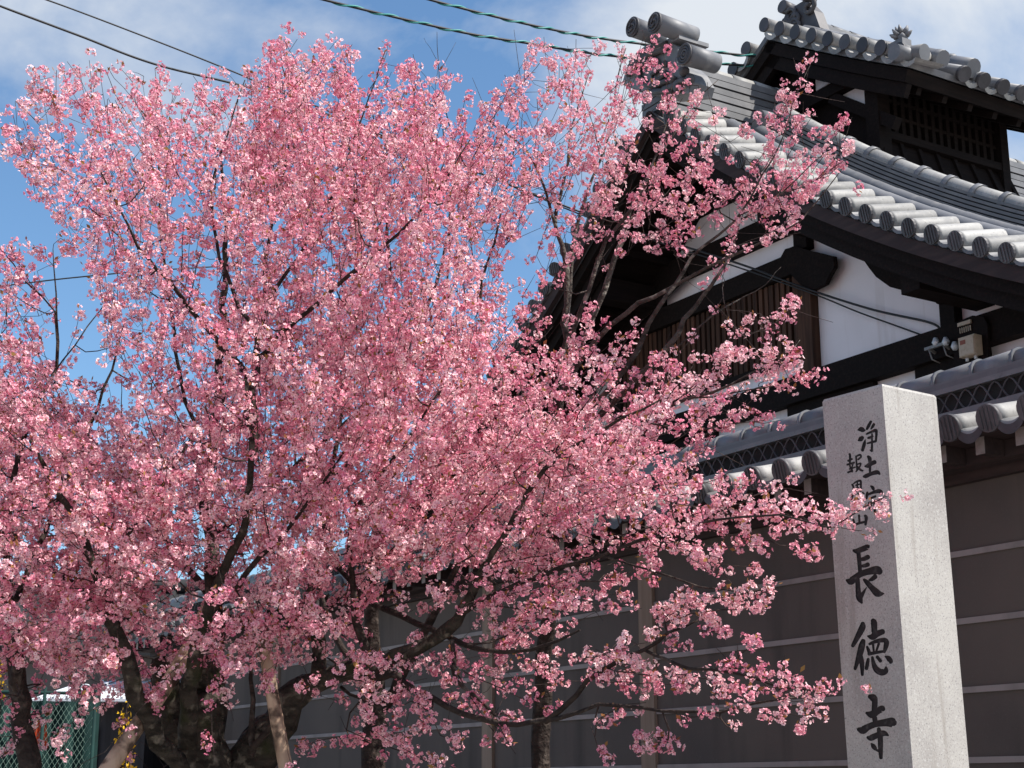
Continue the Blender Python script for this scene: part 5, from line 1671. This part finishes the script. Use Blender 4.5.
# shed with a white sheet roof, and a grey house behind it
sx0, sx1 = at(22, 690, 19), at(150, 690, 19)
shed = empty('shed', (float((sx0[0] + sx1[0]) / 2), 19.0, 0), 0, 'dark shed with a white sheet roof and round white emblem behind the net', 'shed')
so_ = np.array([(sx0[0] + sx1[0]) / 2, 19.0, 0]); hw = (sx1[0] - sx0[0]) / 2
zr = float(at(80, 696, 18.6)[2]); zt = float(at(80, 676, 20.4)[2])
b_ = MB(); b_.box(so_[0] - hw + 0.08, so_[0] + hw - 0.08, 18.75, 20.6, 0, zr - 0.03); b_.build('walls', M['shed_wall'], shed, so_)
b_ = MB()
b_.add([(so_[0] - hw, 18.5, zr), (so_[0] + hw, 18.5, zr), (so_[0] + hw, 20.7, zt), (so_[0] - hw, 20.7, zt), (so_[0] - hw, 18.5, zr - 0.03), (so_[0] + hw, 18.5, zr - 0.03), (so_[0] + hw, 20.7, zt - 0.03), (so_[0] - hw, 20.7, zt - 0.03)],
       [(0, 1, 2, 3), (7, 6, 5, 4), (0, 4, 5, 1), (1, 5, 6, 2), (2, 6, 7, 3), (3, 7, 4, 0)])
k = so_[0] - hw + 0.1
while k < so_[0] + hw:
    b_.beam((k, 18.5, zr + 0.012), (k, 20.7, zt + 0.012), 0.03, 0.022)
    k += 0.16
b_.build('roof', M['shed_roof'], shed, so_)
em = at(86, 688, 18.45)
b_ = MB(); b_.box(em[0] - 0.16, em[0] + 0.16, em[1], em[1] + 0.05, em[2] - 0.15, em[2] + 0.16); brd = b_.build('sign_board', M['shed_wall'], shed, so_)
b_ = MB(); b_.tube([(em[0] + 0.05 * cos(t), em[1] - 0.012, em[2] + 0.038 * sin(t)) for t in np.linspace(0, 2 * pi, 20)], 0.009, 6, False); b_.build('ring_emblem', M['shed_roof'], brd, so_)
b_ = MB(); b_.box(so_[0] - 0.55, so_[0] + 0.05, 18.72, 18.748, 0.9, zr - 0.35); wn_ = b_.build('window', M['glass'], shed, so_)
b_ = MB()
for q in (-0.56, -0.25, 0.04):
    b_.box(so_[0] + q, so_[0] + q + 0.03, 18.70, 18.718, 0.87, zr - 0.32)
b_.build('window_frame', M['metal'], wn_, so_)

hx = float(at(110, 690, 27)[0])
house = empty('house', (hx, 29.0, 0), 0, 'grey house with a low tiled roof far behind the shed at the left', 'house')
ho = np.array([hx, 29.0, 0])
hz = float(at(110, 640, 27)[2]); hz2 = float(at(110, 585, 29)[2])
b_ = MB(); b_.box(hx - 3.4, hx + 2.2, 27.2, 31.0, 0, hz); b_.build('walls', M['house_wall'], house, ho)
b_ = MB()
for sgy in (-1, 1):
    e0, e1_ = 29.1 + sgy * 2.3, 29.1
    vs = [(hx - 3.8, e0, hz - 0.1), (hx + 2.6, e0, hz - 0.1), (hx + 2.6, e1_, hz2), (hx - 3.8, e1_, hz2), (hx - 3.8, e0, hz - 0.2), (hx + 2.6, e0, hz - 0.2), (hx + 2.6, e1_, hz2 - 0.12), (hx - 3.8, e1_, hz2 - 0.12)]
    b_.add(vs, [(0, 1, 2, 3), (7, 6, 5, 4), (0, 4, 5, 1), (1, 5, 6, 2), (3, 7, 4, 0)])
    k = hx - 3.7
    while k < hx + 2.6:
        b_.tube([(k, e0, hz - 0.08), (k, e1_, hz2 + 0.02)], 0.06, 6)
        k += 0.27
b_.tube([(hx - 3.8, 29.1, hz2 + 0.1), (hx + 2.6, 29.1, hz2 + 0.1)], 0.14, 8)
b_.build('roof', M['house_roof'], house, ho)
for q in (-2.4, -0.6, 0.9):
    b_ = MB(); b_.box(hx + q, hx + q + 0.9, 27.17, 27.198, 1.2, 2.3); w_ = b_.build('window', M['glass'], house, ho)
    b_ = MB()
    for k in (0, 0.43, 0.86):
        b_.box(hx + q + k, hx + q + k + 0.04, 27.14, 27.168, 1.17, 2.33)
    b_.box(hx + q, hx + q + 0.9, 27.145, 27.165, 2.3, 2.34)
    b_.build('window_frame', M['metal'], w_, ho)


# yellow flowering shrubs
def shrub(x, y0, y1, D, wpx, label, seed):
    rs = np.random.RandomState(seed)
    top = at(x, y0, D); p0 = np.array([top[0], top[1], 0.0]); r = wpx / F * D / 2
    root = empty('flowering_shrub', tuple(p0), 0, label, 'shrub', 'yellow flowering shrubs')
    b_ = MB(); pts = []
    for k in range(22):
        a = rs.uniform(0, 6.28); q = sqrt(rs.rand()) * r
        tip = p0 + np.array([q * cos(a), q * sin(a), rs.uniform(0.75, 1.0) * top[2]])
        mid = p0 * 0.5 + tip * 0.5 + rs.normal(0, 0.03, 3)
        b_.tube([p0 + rs.normal(0, 0.04, 3) * np.array([1, 1, 0]), mid, tip], [0.010, 0.007, 0.003], 5, False)
        for t in np.linspace(0.35, 1, 34):
            c = p0 * (1 - t) ** 2 + 2 * mid * t * (1 - t) + tip * t * t
            pts.append(c + rs.normal(0, 0.022, 3))
    b_.build('stems', M['twig'], root, p0)
    P = np.array(pts); n = len(P)
    ax = rs.normal(0, 1, (n, 3)); ax /= np.linalg.norm(ax, axis=1)[:, None]
    sd = np.cross(ax, rs.normal(0, 1, (n, 3))); sd /= np.linalg.norm(sd, axis=1)[:, None]
    s_ = rs.uniform(0.014, 0.026, (n, 1))
    V = np.stack([P - ax * s_, P + sd * s_ * 0.6, P + ax * s_, P - sd * s_ * 0.6], 1).reshape(-1, 3)
    t = rs.rand(n, 1)
    col = np.array([0.80, 0.50, 0.02]) * (1 - t) + np.array([0.62, 0.36, 0.02]) * t
    quad_mesh('flowers', V, np.repeat(col, 4, axis=0), M['petal'], root, p0)


shrub(128, 700, 740, 13.2, 18, 'yellow flowering shrub beside the log prop at the end of the net', 31)
shrub(1, 655, 768, 15.2, 13, 'yellow flowering shrub at the far left edge beside the net', 32)
